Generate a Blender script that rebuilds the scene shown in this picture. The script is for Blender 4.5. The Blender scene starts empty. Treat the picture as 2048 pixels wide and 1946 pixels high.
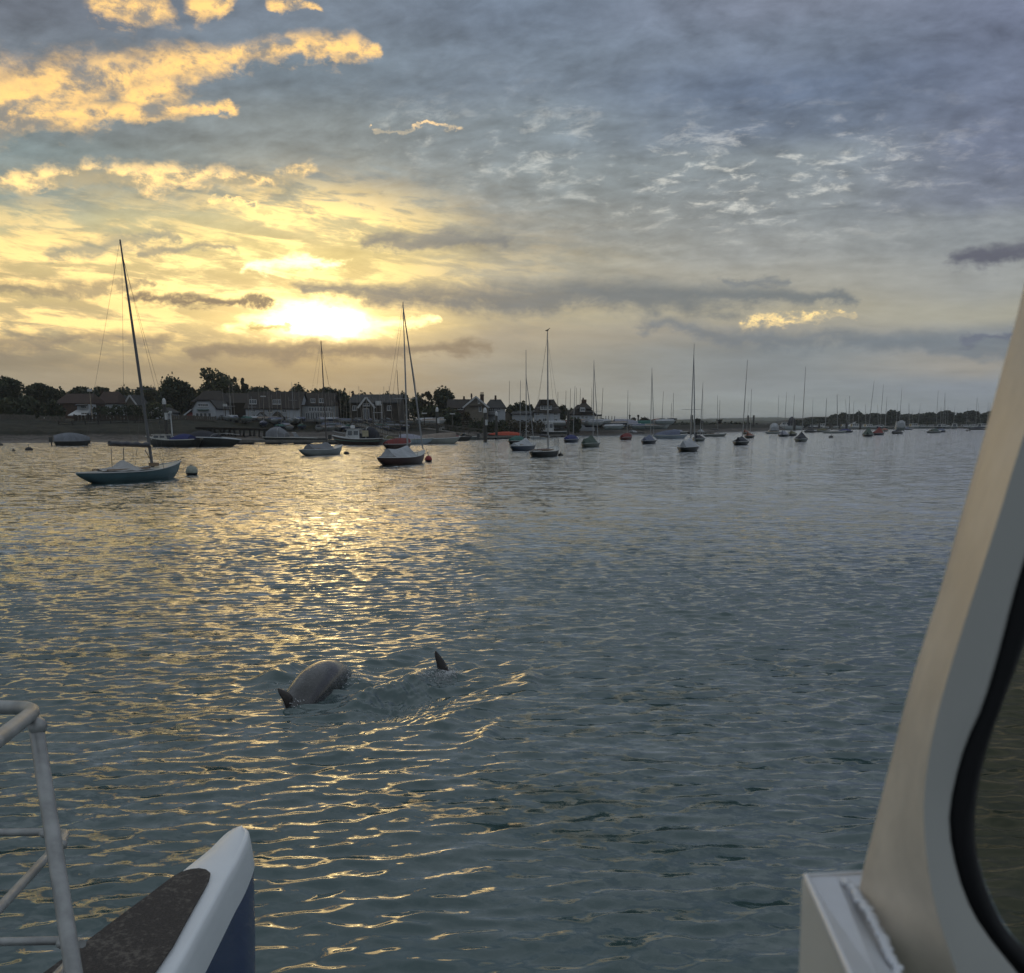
import bpy, bmesh, math, random
import numpy as np
from math import sin, cos, pi, radians, degrees, atan2, atan, sqrt, exp
from mathutils import Vector, Matrix
random.seed(7); RNG = np.random.default_rng(7)
S = bpy.context.scene; COL = S.collection

# ------------------------------------------------------------------ camera
H = 2.65                      # eye height over the water, metres
PITCH = radians(14.2); F = 2050.0; CX, CY = 1024.0, 1365.0   # lens data in photograph pixels
cd = bpy.data.cameras.new('camera'); cam = bpy.data.objects.new('camera', cd); COL.objects.link(cam)
cam.location = (0, 0, H); cam.rotation_euler = (radians(90) - PITCH, 0, 0)
cd.sensor_width = 36; cd.lens = 36 * F / 2048; cd.shift_y = (CY - 973) / 2048
cd.clip_start = 0.02; cd.clip_end = 20000
cd.dof.use_dof = True; cd.dof.focus_distance = 30; cd.dof.aperture_fstop = 17
S.camera = cam
S.view_settings.view_transform = 'Standard'; S.view_settings.look = 'None'
S.view_settings.exposure = 0.68; S.view_settings.gamma = 1.0; S.view_settings.use_curve_mapping = False
S.cycles.max_bounces = 6; S.cycles.glossy_bounces = 3; S.cycles.diffuse_bounces = 2
S.cycles.transmission_bounces = 4; S.cycles.volume_bounces = 0; S.cycles.transparent_max_bounces = 8
S.cycles.sample_clamp_indirect = 6.0; S.cycles.caustics_reflective = False
S.cycles.use_adaptive_sampling = True; S.cycles.adaptive_threshold = 0.02

CP, SP = cos(PITCH), sin(PITCH)
def ray(px, py):
    a, b = (px - CX) / F, (CY - py) / F
    return Vector((a, CP + b * SP, -SP + b * CP))
def ground(px, py, z=0.0):
    d = ray(px, py); t = (z - H) / d.z
    return Vector((d.x * t, d.y * t, z))
def at_y(px, py, Y):
    d = ray(px, py); t = Y / d.y
    return Vector((d.x * t, Y, H + d.z * t))
def at_depth(px, py, t):
    d = ray(px, py); return Vector((d.x * t, d.y * t, H + d.z * t))
def x_of(px, Y, z=0.0):
    zc = Y * CP - (z - H) * SP
    return (px - CX) * zc / F
def z_of(py, Y):
    d = ray(CX, py); return H + d.z * Y / d.y
def azel(px, py):
    d = ray(px, py).normalized()
    return degrees(atan2(d.x, d.y)), degrees(math.asin(d.z))
def lin(c):
    return tuple((v / 255 / 12.92 if v <= 10 else ((v / 255 + 0.055) / 1.055) ** 2.4) for v in c)

# ------------------------------------------------------------------ node maths
class E:
    """a socket or number with arithmetic that writes shader nodes"""
    nt = None
    def __init__(s, v): s.v = v
    @staticmethod
    def _put(sock, x):
        x = x.v if isinstance(x, E) else x
        if isinstance(x, (int, float)): sock.default_value = x
        elif isinstance(x, tuple): sock.default_value = x
        else: E.nt.links.new(x, sock)
    @staticmethod
    def math(op, a, b=None, c=None, clamp=False):
        n = E.nt.nodes.new('ShaderNodeMath'); n.operation = op; n.use_clamp = clamp
        E._put(n.inputs[0], a)
        if b is not None: E._put(n.inputs[1], b)
        if c is not None: E._put(n.inputs[2], c)
        return E(n.outputs[0])
    def __add__(s, o): return E.math('ADD', s, o)
    __radd__ = __add__
    def __sub__(s, o): return E.math('SUBTRACT', s, o)
    def __rsub__(s, o): return E.math('SUBTRACT', o, s)
    def __mul__(s, o): return E.math('MULTIPLY', s, o)
    __rmul__ = __mul__
    def __truediv__(s, o): return E.math('DIVIDE', s, o)
def clamp01(a): return E.math('ADD', a, 0.0, clamp=True)
def emax(a, b): return E.math('MAXIMUM', a, b)
def emin(a, b): return E.math('MINIMUM', a, b)
def eabs(a): return E.math('ABSOLUTE', a)
def epow(a, b): return E.math('POWER', a, b)
def eexp(a): return E.math('EXPONENT', a)
def smooth(a, lo, hi):
    n = E.nt.nodes.new('ShaderNodeMapRange'); n.interpolation_type = 'SMOOTHSTEP'
    E._put(n.inputs[0], a); n.inputs[1].default_value = lo; n.inputs[2].default_value = hi
    n.inputs[3].default_value = 0; n.inputs[4].default_value = 1
    return E(n.outputs[0])
def vec(x, y, z):
    n = E.nt.nodes.new('ShaderNodeCombineXYZ')
    for i, q in enumerate((x, y, z)): E._put(n.inputs[i], q)
    return E(n.outputs[0])
def noise(v, scale, detail=4, rough=0.55, dist=0.0):
    n = E.nt.nodes.new('ShaderNodeTexNoise'); E._put(n.inputs['Vector'], v)
    n.inputs['Scale'].default_value = scale; n.inputs['Detail'].default_value = detail
    n.inputs['Roughness'].default_value = rough; n.inputs['Distortion'].default_value = dist
    return E(n.outputs[0])
def mixc(f, a, b, mode='MIX'):
    n = E.nt.nodes.new('ShaderNodeMix'); n.data_type = 'RGBA'; n.blend_type = mode; n.clamp_result = False
    E._put(n.inputs[0], f)
    for i, q in ((6, a), (7, b)):
        if isinstance(q, tuple) and len(q) == 3: q = q + (1.0,)
        E._put(n.inputs[i], q)
    return E(n.outputs[2])
def scalec(c, f):
    n = E.nt.nodes.new('ShaderNodeVectorMath'); n.operation = 'SCALE'
    E._put(n.inputs[0], c); E._put(n.inputs[3], f); return E(n.outputs[0])
def addc(a, b):
    n = E.nt.nodes.new('ShaderNodeVectorMath'); n.operation = 'ADD'
    E._put(n.inputs[0], a); E._put(n.inputs[1], b); return E(n.outputs[0])
def ramp(f, stops):
    n = E.nt.nodes.new('ShaderNodeValToRGB'); E._put(n.inputs[0], f)
    r = n.color_ramp; r.interpolation = 'B_SPLINE' if False else 'EASE'
    while len(r.elements) < len(stops): r.elements.new(0.5)
    for e, (p, c) in zip(r.elements, stops): e.position = p; e.color = tuple(c) + (1.0,)
    return E(n.outputs[0])

# ------------------------------------------------------------------ sky
SUN_AZ, SUN_EL = azel(650, 640)
world = bpy.data.worlds.new('World'); S.world = world; world.use_nodes = True
nt = world.node_tree; nt.nodes.clear(); E.nt = nt
tc = nt.nodes.new('ShaderNodeTexCoord'); sep = nt.nodes.new('ShaderNodeSeparateXYZ')
nt.links.new(tc.outputs['Generated'], sep.inputs[0])
dx, dy, dz = (E(sep.outputs[i]) for i in range(3))
az = E.math('ARCTAN2', dx, dy) * (180 / pi)
el = E.math('ARCSINE', emin(emax(dz, -1.0), 1.0)) * (180 / pi)
D = vec(dx, dy, dz)
# cloud-sheet coordinates: a layer seen in perspective
inv = 1.0 / 1.0
zz = emax(dz, 0.0) + 0.10
sheet = vec(dx / zz, dy / zz, 0.0)
flat = vec(dx, dy, dz * 4.0)                 # stretched along the horizon
n_big = noise(sheet, 1.1, 4, 0.55)
n_mid = noise(sheet, 5.0, 6, 0.62, 0.3)
n_streak = noise(vec(dx * 1.0, dy * 1.0, dz * 5.5 + dx * 0.6), 9.0, 7, 0.62, 0.6)
n_fine = noise(vec(dx, dy, dz * 1.7), 26.0, 8, 0.66, 0.2)
n_fine2 = noise(vec(dx + 3.0, dy, dz * 1.6), 60.0, 5, 0.6)
n_fineB = noise(vec(dx + 0.007, dy, dz * 1.7 - 0.016), 26.0, 8, 0.66, 0.2)
relief = (n_fineB - n_fine)
z3 = emax(dz, 0.0) + 0.38
sh2 = vec(dx / z3 + dy / z3 * 0.35, dy / z3 * 1.3, 0.0)
n_alt = noise(sh2, 17.0, 6, 0.60, 0.25)
n_altB = noise(addc(sh2, (-0.006, 0.018, 0.0)), 17.0, 6, 0.60, 0.25)
n_st2 = noise(vec(dx, dy, dz * 4.5 + dx * 0.45), 24.0, 8, 0.66, 0.5)
n_warp = noise(vec(dx, dy + 5.0, dz * 2.0), 11.0, 5, 0.6)
wx = (n_warp - 0.5) * 2.0
wy = (n_fine - 0.5) * 2.0

EL0, EL1 = -2.0, 24.0
def col_stops(px, rows, hi):
    out = []
    for y, c in rows:
        a, e = azel(px * 1.0375, y * 1.0375)
        out.append(((e - EL0) / (EL1 - EL0), lin(c)))
    out.sort(key=lambda t: t[0])
    out = [(0.0, out[0][1])] + [o for o in out if 0 < o[0] < 1]
    return out
cols = {
 -1: (60, [(0,(96,102,116)),(120,(100,108,120)),(220,(106,116,124)),(300,(108,122,128)),(380,(118,130,130)),(430,(165,162,134)),(480,(212,190,128)),(540,(196,172,118)),(600,(190,168,120)),(640,(158,144,114)),(690,(126,119,106)),(730,(136,129,116)),(800,(124,120,112))]),
 0: (600, [(0,(104,115,132)),(150,(103,116,130)),(250,(118,127,133)),(330,(122,130,133)),(380,(150,150,136)),(430,(205,190,138)),(480,(218,196,130)),(530,(210,186,120)),(580,(195,172,116)),(620,(210,186,122)),(665,(156,142,112)),(710,(140,130,110)),(800,(138,130,114))]),
 1: (1000, [(0,(98,110,130)),(150,(106,118,135)),(250,(116,127,138)),(350,(120,129,136)),(440,(126,130,131)),(500,(140,140,133)),(545,(146,144,135)),(600,(150,146,132)),(650,(134,131,124)),(720,(126,129,127)),(800,(134,138,136))]),
 2: (1500, [(0,(110,117,137)),(80,(104,114,134)),(170,(92,104,127)),(240,(100,111,131)),(310,(122,130,139)),(400,(126,132,139)),(480,(134,137,140)),(540,(146,145,141)),(600,(152,147,134)),(640,(140,138,134)),(680,(118,125,132)),(740,(124,131,138)),(800,(130,138,142))]),
 3: (1950, [(0,(100,107,130)),(150,(97,105,127)),(260,(98,105,126)),(370,(103,109,126)),(440,(124,129,136)),(540,(138,140,142)),(610,(148,146,138)),(650,(120,125,133)),(700,(140,137,134)),(750,(120,127,138)),(800,(124,131,140))]),
}
ef = (el + (n_warp - 0.5) * 1.2 - EL0) / (EL1 - EL0)
azs = [azel(cols[k][0] * 1.0375, 600)[0] for k in (-1, 0, 1, 2, 3)]
ramps = [ramp(ef, col_stops(cols[k][0], cols[k][1], None)) for k in (-1, 0, 1, 2, 3)]
azw = az + (n_big - 0.5) * 5.0
base = ramps[0]
for i in range(1, 5):
    base = mixc(smooth(azw, azs[i-1], azs[i]), base, ramps[i])
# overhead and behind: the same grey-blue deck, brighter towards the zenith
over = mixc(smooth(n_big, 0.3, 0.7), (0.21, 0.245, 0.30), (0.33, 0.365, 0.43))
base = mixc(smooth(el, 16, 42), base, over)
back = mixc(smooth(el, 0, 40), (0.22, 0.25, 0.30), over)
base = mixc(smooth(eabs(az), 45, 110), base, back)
# soft mottling of the deck
wA = smooth(el, 3.5, 12.0)
mod = (n_big - 0.5) * 0.45 + (n_mid - 0.5) * (wA * 0.5 + 0.2) + (n_streak - 0.5) * 0.32 + ((n_alt - 0.5) * 0.60 + (n_altB - n_alt) * 1.0) * wA + 1.0
tint = nt.nodes.new('ShaderNodeMix'); tint.data_type = 'RGBA'; tint.blend_type = 'MULTIPLY'; tint.inputs[0].default_value = 1.0
E._put(tint.inputs[6], base); tint.inputs[7].default_value = (1.0, 1.015, 0.96, 1); base = E(tint.outputs[2])
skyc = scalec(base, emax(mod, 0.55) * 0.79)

def seg_mask(pts, soft=1.0, wamp=(1.2, 0.8), wn=None):
    """soft mask along a polyline of (px, py, half-thickness px) in displayed pixels; noise bends it"""
    m = None
    X = az + wx * wamp[0]; Y = el + wy * wamp[1]
    for (x0, y0, r0), (x1, y1, r1) in zip(pts[:-1], pts[1:]):
        a0, e0 = azel(x0 * 1.0375, y0 * 1.0375); a1, e1 = azel(x1 * 1.0375, y1 * 1.0375)
        ra, rb = r0 * 0.0263, r1 * 0.0263
        ux, uy = a1 - a0, e1 - e0; L2 = ux * ux + uy * uy
        t = clamp01(((X - a0) * ux + (Y - e0) * uy) * (1 / L2))
        px = X - a0 - t * ux; py = Y - e0 - t * uy
        d = E.math('SQRT', px * px + py * py)
        v = 1.0 - d / (t * (rb - ra) + ra)
        m = v if m is None else emax(m, v)
    return m
def ell(px, py, rx, ry, wamp=(0, 0)):
    a0, e0 = azel(px * 1.0375, py * 1.0375); k = 0.0263
    X = (az - a0 + wx * wamp[0]) * (1 / (rx * k)); Y = (el - e0 + wy * wamp[1]) * (1 / (ry * k))
    return eexp((X * X + Y * Y) * -1.0)

# altocumulus ripples: bright little gaps
rip = noise(addc(sh2, (7.0, 2.0, 0.0)), 24.0, 7, 0.66, 0.4)
rip = smooth(rip + (n_mid - 0.5) * 0.6, 0.50, 0.74)
gap = emax(ell(1430, 340, 340, 85), ell(1040, 300, 230, 90) * 0.6); gap = emax(gap, ell(820, 270, 130, 60) * 0.5)
skyc = addc(skyc, scalec((0.50, 0.46, 0.38), rip * gap * 0.55))
# golden veil over the sun side
veil = emax(ell(300, 525, 480, 88), ell(590, 435, 210, 60)); veil = emax(veil, ell(80, 615, 340, 45))
st = smooth(n_streak * 0.55 + n_st2 * 0.45, 0.43, 0.57)
gold = mixc(ell(600, 540, 260, 110), lin((234, 200, 132)), lin((250, 224, 146)))
vm = clamp01(veil * 1.25) * (0.35 + st * 0.65)
skyc = mixc(clamp01(vm), skyc, mixc(st, lin((124, 122, 110)), gold))
# the bright hearts
glow = ell(560, 560, 560, 190) * 0.075 + ell(620, 612, 210, 60) * 0.35
skyc = addc(skyc, scalec((1.0, 0.66, 0.24), glow))
heart = smooth(seg_mask([(470, 516, 14), (560, 506, 24), (655, 500, 12)], wamp=(2.5, 1.2)) + (n_st2 - 0.5) * 1.6, -0.2, 1.1) * 0.9
skyc = addc(skyc, scalec((1.0, 0.80, 0.36), heart))
n_h = smooth(n_streak * 0.5 + n_fine * 0.5, 0.36, 0.56)
heart2 = smooth(seg_mask([(430, 634, 14), (515, 622, 28), (615, 616, 38), (720, 630, 22), (850, 614, 6)], wamp=(2.4, 0.7)) + (n_st2 - 0.5) * 2.6, -0.3, 1.3)
skyc = addc(skyc, scalec((1.0, 0.76, 0.30), heart2 * 0.9))
core = ell(612, 618, 60, 20, (2.0, 0.6)) * (0.5 + n_st2)
skyc = addc(skyc, scalec((1.0, 0.78, 0.38), core * 8.0))

# sunlit orange cumulus streaks
def lit_cloud(pts, lo, hi, cola, colb, sky, wamp=(1.6, 1.3), shade=1.0):
    m = seg_mask(pts, wamp=wamp) + (n_fine - 0.5) * 1.9 + (n_fine2 - 0.5) * 0.8
    a = smooth(m, lo, hi)
    sh = smooth(relief * 1.5 + (n_fine2 - 0.5) * 0.5 + n_warp, 0.32, 0.68)
    return mixc(a * (0.6 + sh * 0.35), sky, mixc(sh, cola, colb))
OR_D, OR_L = lin((176, 152, 122)), lin((250, 206, 128))
lit = [[(-40, 205, 75), (150, 170, 62), (300, 135, 45), (460, 112, 26), (560, 88, 24), (660, 90, 26), (712, 94, 12)],
       [(-40, 240, 26), (140, 222, 30), (300, 212, 18), (450, 205, 9)],
       [(250, 185, 22), (330, 168, 30)],
       [(205, 10, 26), (310, 18, 26)], [(375, 15, 20), (445, 2, 16)], [(530, 12, 10), (600, 10, 10)]]
m_all = None
for i, pts in enumerate(lit):
    q = seg_mask(pts, wamp=(1.5, 0.9)); m_all = q if m_all is None else emax(m_all, q)
m_all = m_all + (n_fine - 0.5) * 1.9 + (n_fine2 - 0.5) * 0.9
sh = smooth(relief * 1.7 + (n_fine2 - 0.5) * 0.4 + (n_warp - 0.5) * 0.6 + (az + 20.0) * 0.010, -0.34, 0.16)
skyc = mixc(smooth(m_all, -0.15, 1.0) * (0.55 + sh * 0.40), skyc, mixc(sh, lin((134, 124, 110)), lin((236, 190, 116))))
skyc = lit_cloud([(-30, 350, 17), (160, 335, 24), (330, 338, 28), (480, 350, 22), (610, 330, 16)], -0.1, 1.1, lin((160, 145, 112)), lin((252, 210, 138)), skyc)
skyc = lit_cloud([(420, 388, 9), (520, 402, 9)], 0.2, 0.9, lin((190, 168, 120)), lin((248, 212, 140)), skyc)
skyc = lit_cloud([(720, 248, 7), (890, 240, 7)], 0.2, 0.9, lin((160, 150, 130)), lin((225, 190, 140)), skyc)
skyc = lit_cloud([(1430, 622, 12), (1640, 604, 10)], 0.1, 1.3, lin((175, 160, 128)), lin((246, 212, 140)), skyc)
# darker cloud bars
def dark(pts, col, k, sky, lo=-0.5, hi=0.95, wamp=(3.0, 1.0)):
    m = seg_mask(pts, wamp=wamp) + (n_fine - 0.5) * 1.1 + (n_big - 0.5) * 1.2
    return mixc(smooth(m, lo, hi) * k, sky, scalec(col, 0.8 + n_mid * 0.4))
skyc = dark([(590, 556, 13), (780, 570, 24), (960, 578, 28), (1200, 564, 34), (1330, 572, 36), (1640, 574, 12)], lin((84, 92, 98)), 0.82, skyc)
skyc = dark([(1420, 545, 8), (1540, 538, 9)], lin((92, 99, 105)), 0.7, skyc)
skyc = dark([(1230, 625, 12), (1420, 648, 18), (1980, 668, 20)], lin((88, 97, 105)), 0.72, skyc)
skyc = dark([(1860, 496, 16), (2000, 482, 20)], lin((78, 80, 90)), 1.0, skyc)
skyc = dark([(270, 574, 10), (520, 580, 9)], lin((108, 98, 84)), 0.95, skyc)
skyc = dark([(380, 676, 14), (600, 678, 18), (950, 672, 12)], lin((112, 104, 90)), 0.9, skyc)
skyc = dark([(-20, 665, 16), (300, 650, 16)], lin((116, 108, 94)), 0.8, skyc)
skyc = dark([(90, 486, 12), (210, 462, 16), (330, 450, 9)], lin((122, 124, 112)), 0.8, skyc)
skyc = dark([(-20, 560, 10), (180, 556, 12), (300, 548, 8)], lin((122, 114, 96)), 0.8, skyc)
skyc = dark([(700, 470, 16), (860, 455, 22), (1000, 470, 14)], lin((98, 102, 104)), 0.8, skyc)
skyc = dark([(470, 640, 8), (545, 634, 9)], lin((150, 128, 84)), 0.8, skyc)
skyc = dark([(280, 480, 10), (420, 478, 10)], lin((128, 124, 108)), 0.85, skyc)
skyc = dark([(1850, 652, 8), (1990, 645, 8)], lin((84, 90, 102)), 0.9, skyc)
# clear-air share from the physical sky
nis = nt.nodes.new('ShaderNodeTexSky'); nis.sky_type = 'NISHITA'; nis.sun_disc = False
nis.sun_elevation = radians(max(SUN_EL, 3)); nis.sun_rotation = radians(SUN_AZ)
nis.air_density = 1.2; nis.dust_density = 1.5
skyc = addc(skyc, scalec(E(nis.outputs[0]), 0.001))
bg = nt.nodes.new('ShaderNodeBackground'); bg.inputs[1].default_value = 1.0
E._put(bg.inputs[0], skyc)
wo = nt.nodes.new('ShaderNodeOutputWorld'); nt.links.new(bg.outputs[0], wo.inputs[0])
world.cycles.sampling_method = 'MANUAL'; world.cycles.sample_map_resolution = 1024

# ------------------------------------------------------------------ the low sun behind thin cloud
sl = bpy.data.lights.new('sun', 'SUN'); sun = bpy.data.objects.new('sun', sl); COL.objects.link(sun)
sl.energy = 0.035; sl.color = (1.0, 0.66, 0.30); sl.angle = radians(15)
sd = Vector((sin(radians(SUN_AZ)) * cos(radians(SUN_EL)), cos(radians(SUN_AZ)) * cos(radians(SUN_EL)), sin(radians(SUN_EL))))
sun.rotation_euler = sd.to_track_quat('Z', 'Y').to_euler()

# ------------------------------------------------------------------ materials
MATS = {}
def mat(name, col, rough=0.6, metal=0.0, var=0.15, vscale=3.0, bump=0.0, bscale=20.0, spec=0.5, coat=0.0, col2=None):
    """procedural material: base colour broken up by noise, optional relief"""
    if name in MATS: return MATS[name]
    m = bpy.data.materials.new(name); m.use_nodes = True; t = m.node_tree; E.nt = t
    b = t.nodes['Principled BSDF']; b.inputs['Roughness'].default_value = rough
    b.inputs['Metallic'].default_value = metal; b.inputs['Specular IOR Level'].default_value = spec
    b.inputs['Coat Weight'].default_value = coat
    co = E(t.nodes.new('ShaderNodeTexCoord').outputs['Object'])
    n = noise(co, vscale, 5, 0.6)
    c2 = col2 if col2 else tuple(min(1, c * (1 + var)) for c in col)
    c1 = col if col2 else tuple(c * (1 - var) for c in col)
    E._put(b.inputs['Base Color'], mixc(smooth(n, 0.3, 0.7), c1, c2))
    E._put(b.inputs['Roughness'], clamp01((n - 0.5) * 0.25 + rough))
    if bump:
        bn = t.nodes.new('ShaderNodeBump'); bn.inputs['Strength'].default_value = 1.0; bn.inputs['Distance'].default_value = bump
        E._put(bn.inputs['Height'], noise(co, bscale, 5, 0.6)); t.links.new(bn.outputs[0], b.inputs['Normal'])
    MATS[name] = m; return m

# ------------------------------------------------------------------ object helpers
def tag(o, label=None, cat=None, group=None, kind=None):
    if label: o['label'] = label
    if cat: o['category'] = cat
    if group: o['group'] = group
    if kind: o['kind'] = kind
    return o
def empty(name, loc=(0, 0, 0), rz=0.0, label=None, cat=None, group=None):
    o = bpy.data.objects.new(name, None); COL.objects.link(o); o.location = loc; o.rotation_euler = (0, 0, rz)
    o.empty_display_size = 0.2
    return tag(o, label, cat, group)
class MB:
    """collects verts and faces, then links ONE mesh object"""
    def __init__(s): s.v = []; s.f = []; s.sm = []
    def add(s, vs, fs, smooth=False):
        k = len(s.v); s.v += [tuple(p) for p in vs]; s.f += [tuple(i + k for i in f) for f in fs]; s.sm += [smooth] * len(fs); return s
    def box(s, x0, x1, y0, y1, z0, z1):
        return s.add([(x0,y0,z0),(x1,y0,z0),(x1,y1,z0),(x0,y1,z0),(x0,y0,z1),(x1,y0,z1),(x1,y1,z1),(x0,y1,z1)],
                     [(0,3,2,1),(4,5,6,7),(0,1,5,4),(1,2,6,5),(2,3,7,6),(3,0,4,7)])
    def beam(s, a, b, w, h=None, up=(0, 0, 1)):
        a, b = Vector(a), Vector(b); h = h or w; d = (b - a).normalized(); u = Vector(up)
        if abs(d.dot(u)) > 0.98: u = Vector((0, 1, 0))
        r = d.cross(u).normalized() * (w / 2); q = r.cross(d).normalized() * (h / 2)
        vs = [p + sx * r + sy * q for p in (a, b) for sx, sy in ((-1,-1),(1,-1),(1,1),(-1,1))]
        return s.add(vs, [(0,3,2,1),(4,5,6,7),(0,1,5,4),(1,2,6,5),(2,3,7,6),(3,0,4,7)])
    def tube(s, pts, rad, n=8, caps=True, smooth=True):
        pts = [Vector(p) for p in pts]; m = len(pts)
        rads = rad if isinstance(rad, (list, tuple)) else [rad] * m
        vs = []; ref = None
        for i, p in enumerate(pts):
            d = (pts[min(i + 1, m - 1)] - pts[max(i - 1, 0)]).normalized()
            if ref is None:
                ref = Vector((0, 0, 1)) if abs(d.z) < 0.9 else Vector((1, 0, 0))
            u = (ref - d * ref.dot(d)).normalized(); ref = u; w = d.cross(u)
            for k in range(n):
                a = 2 * pi * k / n; vs.append(p + (u * cos(a) + w * sin(a)) * rads[i])
        fs = [(i*n+k, i*n+(k+1)%n, (i+1)*n+(k+1)%n, (i+1)*n+k) for i in range(m - 1) for k in range(n)]
        s.add(vs, fs, smooth)
        if caps:
            s.add([vs[k] for k in range(n)], [tuple(range(n))[::-1]]); s.add([vs[(m-1)*n+k] for k in range(n)], [tuple(range(n))])
        return s
    def lathe(s, prof, n=16, c=(0, 0, 0), smooth=True):
        vs = [(c[0] + r * cos(2*pi*k/n), c[1] + r * sin(2*pi*k/n), c[2] + z) for r, z in prof for k in range(n)]
        m = len(prof)
        return s.add(vs, [(i*n+k, i*n+(k+1)%n, (i+1)*n+(k+1)%n, (i+1)*n+k) for i in range(m-1) for k in range(n)], smooth)
    def loft(s, rings, closed=False, smooth=True, cap=False):
        n = len(rings[0]); vs = [p for r in rings for p in r]; kk = n if closed else n - 1
        s.add(vs, [(i*n+k, i*n+(k+1)%n, (i+1)*n+(k+1)%n, (i+1)*n+k) for i in range(len(rings)-1) for k in range(kk)], smooth)
        if cap:
            s.add(rings[0], [tuple(range(n))[::-1]]); s.add(rings[-1], [tuple(range(n))])
        return s
    def prism(s, poly, d, off=(0, 0, 0)):
        """poly: 3-D outline, d: extrusion vector"""
        d = Vector(d); a = [Vector(p) for p in poly]; b = [p + d for p in a]; n = len(a)
        return s.add(a + b, [tuple(range(n))[::-1], tuple(range(n, 2*n))] + [(i, (i+1)%n, n+(i+1)%n, n+i) for i in range(n)])
    def mesh(s, name, m, xf=None):
        me = bpy.data.meshes.new(name); v = s.v if xf is None else [tuple(xf @ Vector(p)) for p in s.v]
        me.from_pydata(v, [], s.f); me.polygons.foreach_set('use_smooth', s.sm)
        if m: me.materials.append(m)
        me.update(); return me
    def build(s, name, m, parent=None, loc=None):
        o = bpy.data.objects.new(name, s.mesh(name, m)); COL.objects.link(o)
        if parent: o.parent = parent
        if loc: o.location = loc
        return o
def inst(name, me, parent=None, loc=(0, 0, 0), rz=0.0, sc=None):
    o = bpy.data.objects.new(name, me); COL.objects.link(o); o.location = loc; o.rotation_euler = (0, 0, rz)
    if sc: o.scale = sc
    if parent: o.parent = parent
    return o
def copy_tree(o, parent=None):
    c = o.copy(); COL.objects.link(c)
    if parent: c.parent = parent
    for ch in list(o.children): copy_tree(ch, c)
    return c
def fast_mesh(name, V, Fq, mats, smooth=True, attrs=None):
    me = bpy.data.meshes.new(name); k = Fq.shape[1]
    me.vertices.add(len(V)); me.vertices.foreach_set('co', np.ascontiguousarray(V, dtype=np.float32).ravel())
    me.loops.add(Fq.size); me.loops.foreach_set('vertex_index', Fq.astype(np.int32).ravel())
    me.polygons.add(len(Fq)); me.polygons.foreach_set('loop_start', np.arange(0, Fq.size, k, dtype=np.int32))
    me.polygons.foreach_set('loop_total', np.full(len(Fq), k, dtype=np.int32))
    me.polygons.foreach_set('use_smooth', np.full(len(Fq), smooth, dtype=bool))
    for m in mats: me.materials.append(m)
    for an, av in (attrs or {}).items():
        a = me.attributes.new(an, 'FLOAT', 'POINT'); a.data.foreach_set('value', av.astype(np.float32))
    me.update(calc_edges=True); me.validate(); return me

# ------------------------------------------------------------------ water
DOL_A = ground(640, 1362, 0.0); DOL_B = ground(880, 1347, 0.0)
def water_height(X, Y, spac):
    """sum of short wind waves; X, Y arrays in metres. returns dx, dy, dz"""
    n = 120; lam = np.exp(RNG.uniform(np.log(0.065), np.log(1.1), n)); lam.sort()
    s = np.exp(-(np.log(lam / 0.21)) ** 2 / (2 * 0.55 ** 2)) + 0.07
    s *= 0.20 / np.sqrt((s ** 2).sum() / 2)
    th = np.radians(103 + RNG.normal(0, 24, n)); ph = RNG.uniform(0, 2 * pi, n)
    k = 2 * pi / lam; a = s / k
    dX = np.zeros_like(X); dY = np.zeros_like(X); Z = np.zeros_like(X); var = np.zeros_like(X)
    # gust patches
    g = 1.0 + 0.22 * np.sin(X * 0.9 + 1.3 * np.sin(Y * 0.33)) * np.sin(Y * 0.41 + 1.7 * np.sin(X * 0.5 + 1)) + 0.15 * np.sin(X * .23 + Y * .31 + 2)
    # smoother slick patches on the right, like in the lee of the boat
    for i in range(n):
        w = np.clip(lam[i] / (2.2 * spac) - 1.0, 0, 1) * g
        var += s[i] ** 2 / 2 * np.clip(1 - w ** 2, 0, 1)
        if w.max() <= 0: continue
        cx, cy = cos(th[i]), sin(th[i]); p = k[i] * (cx * X + cy * Y) + ph[i] + 0.5 * np.sin(0.7 * cy * X * k[i] * 0.3 - 0.7 * cx * Y * k[i] * 0.3 + i)
        sn, cs = np.sin(p), np.cos(p)
        Z += w * a[i] * sn; q = 0.62 * w * a[i] * cs
        dX += q * cx; dY += q * cy
    return dX, dY, Z, var
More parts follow.
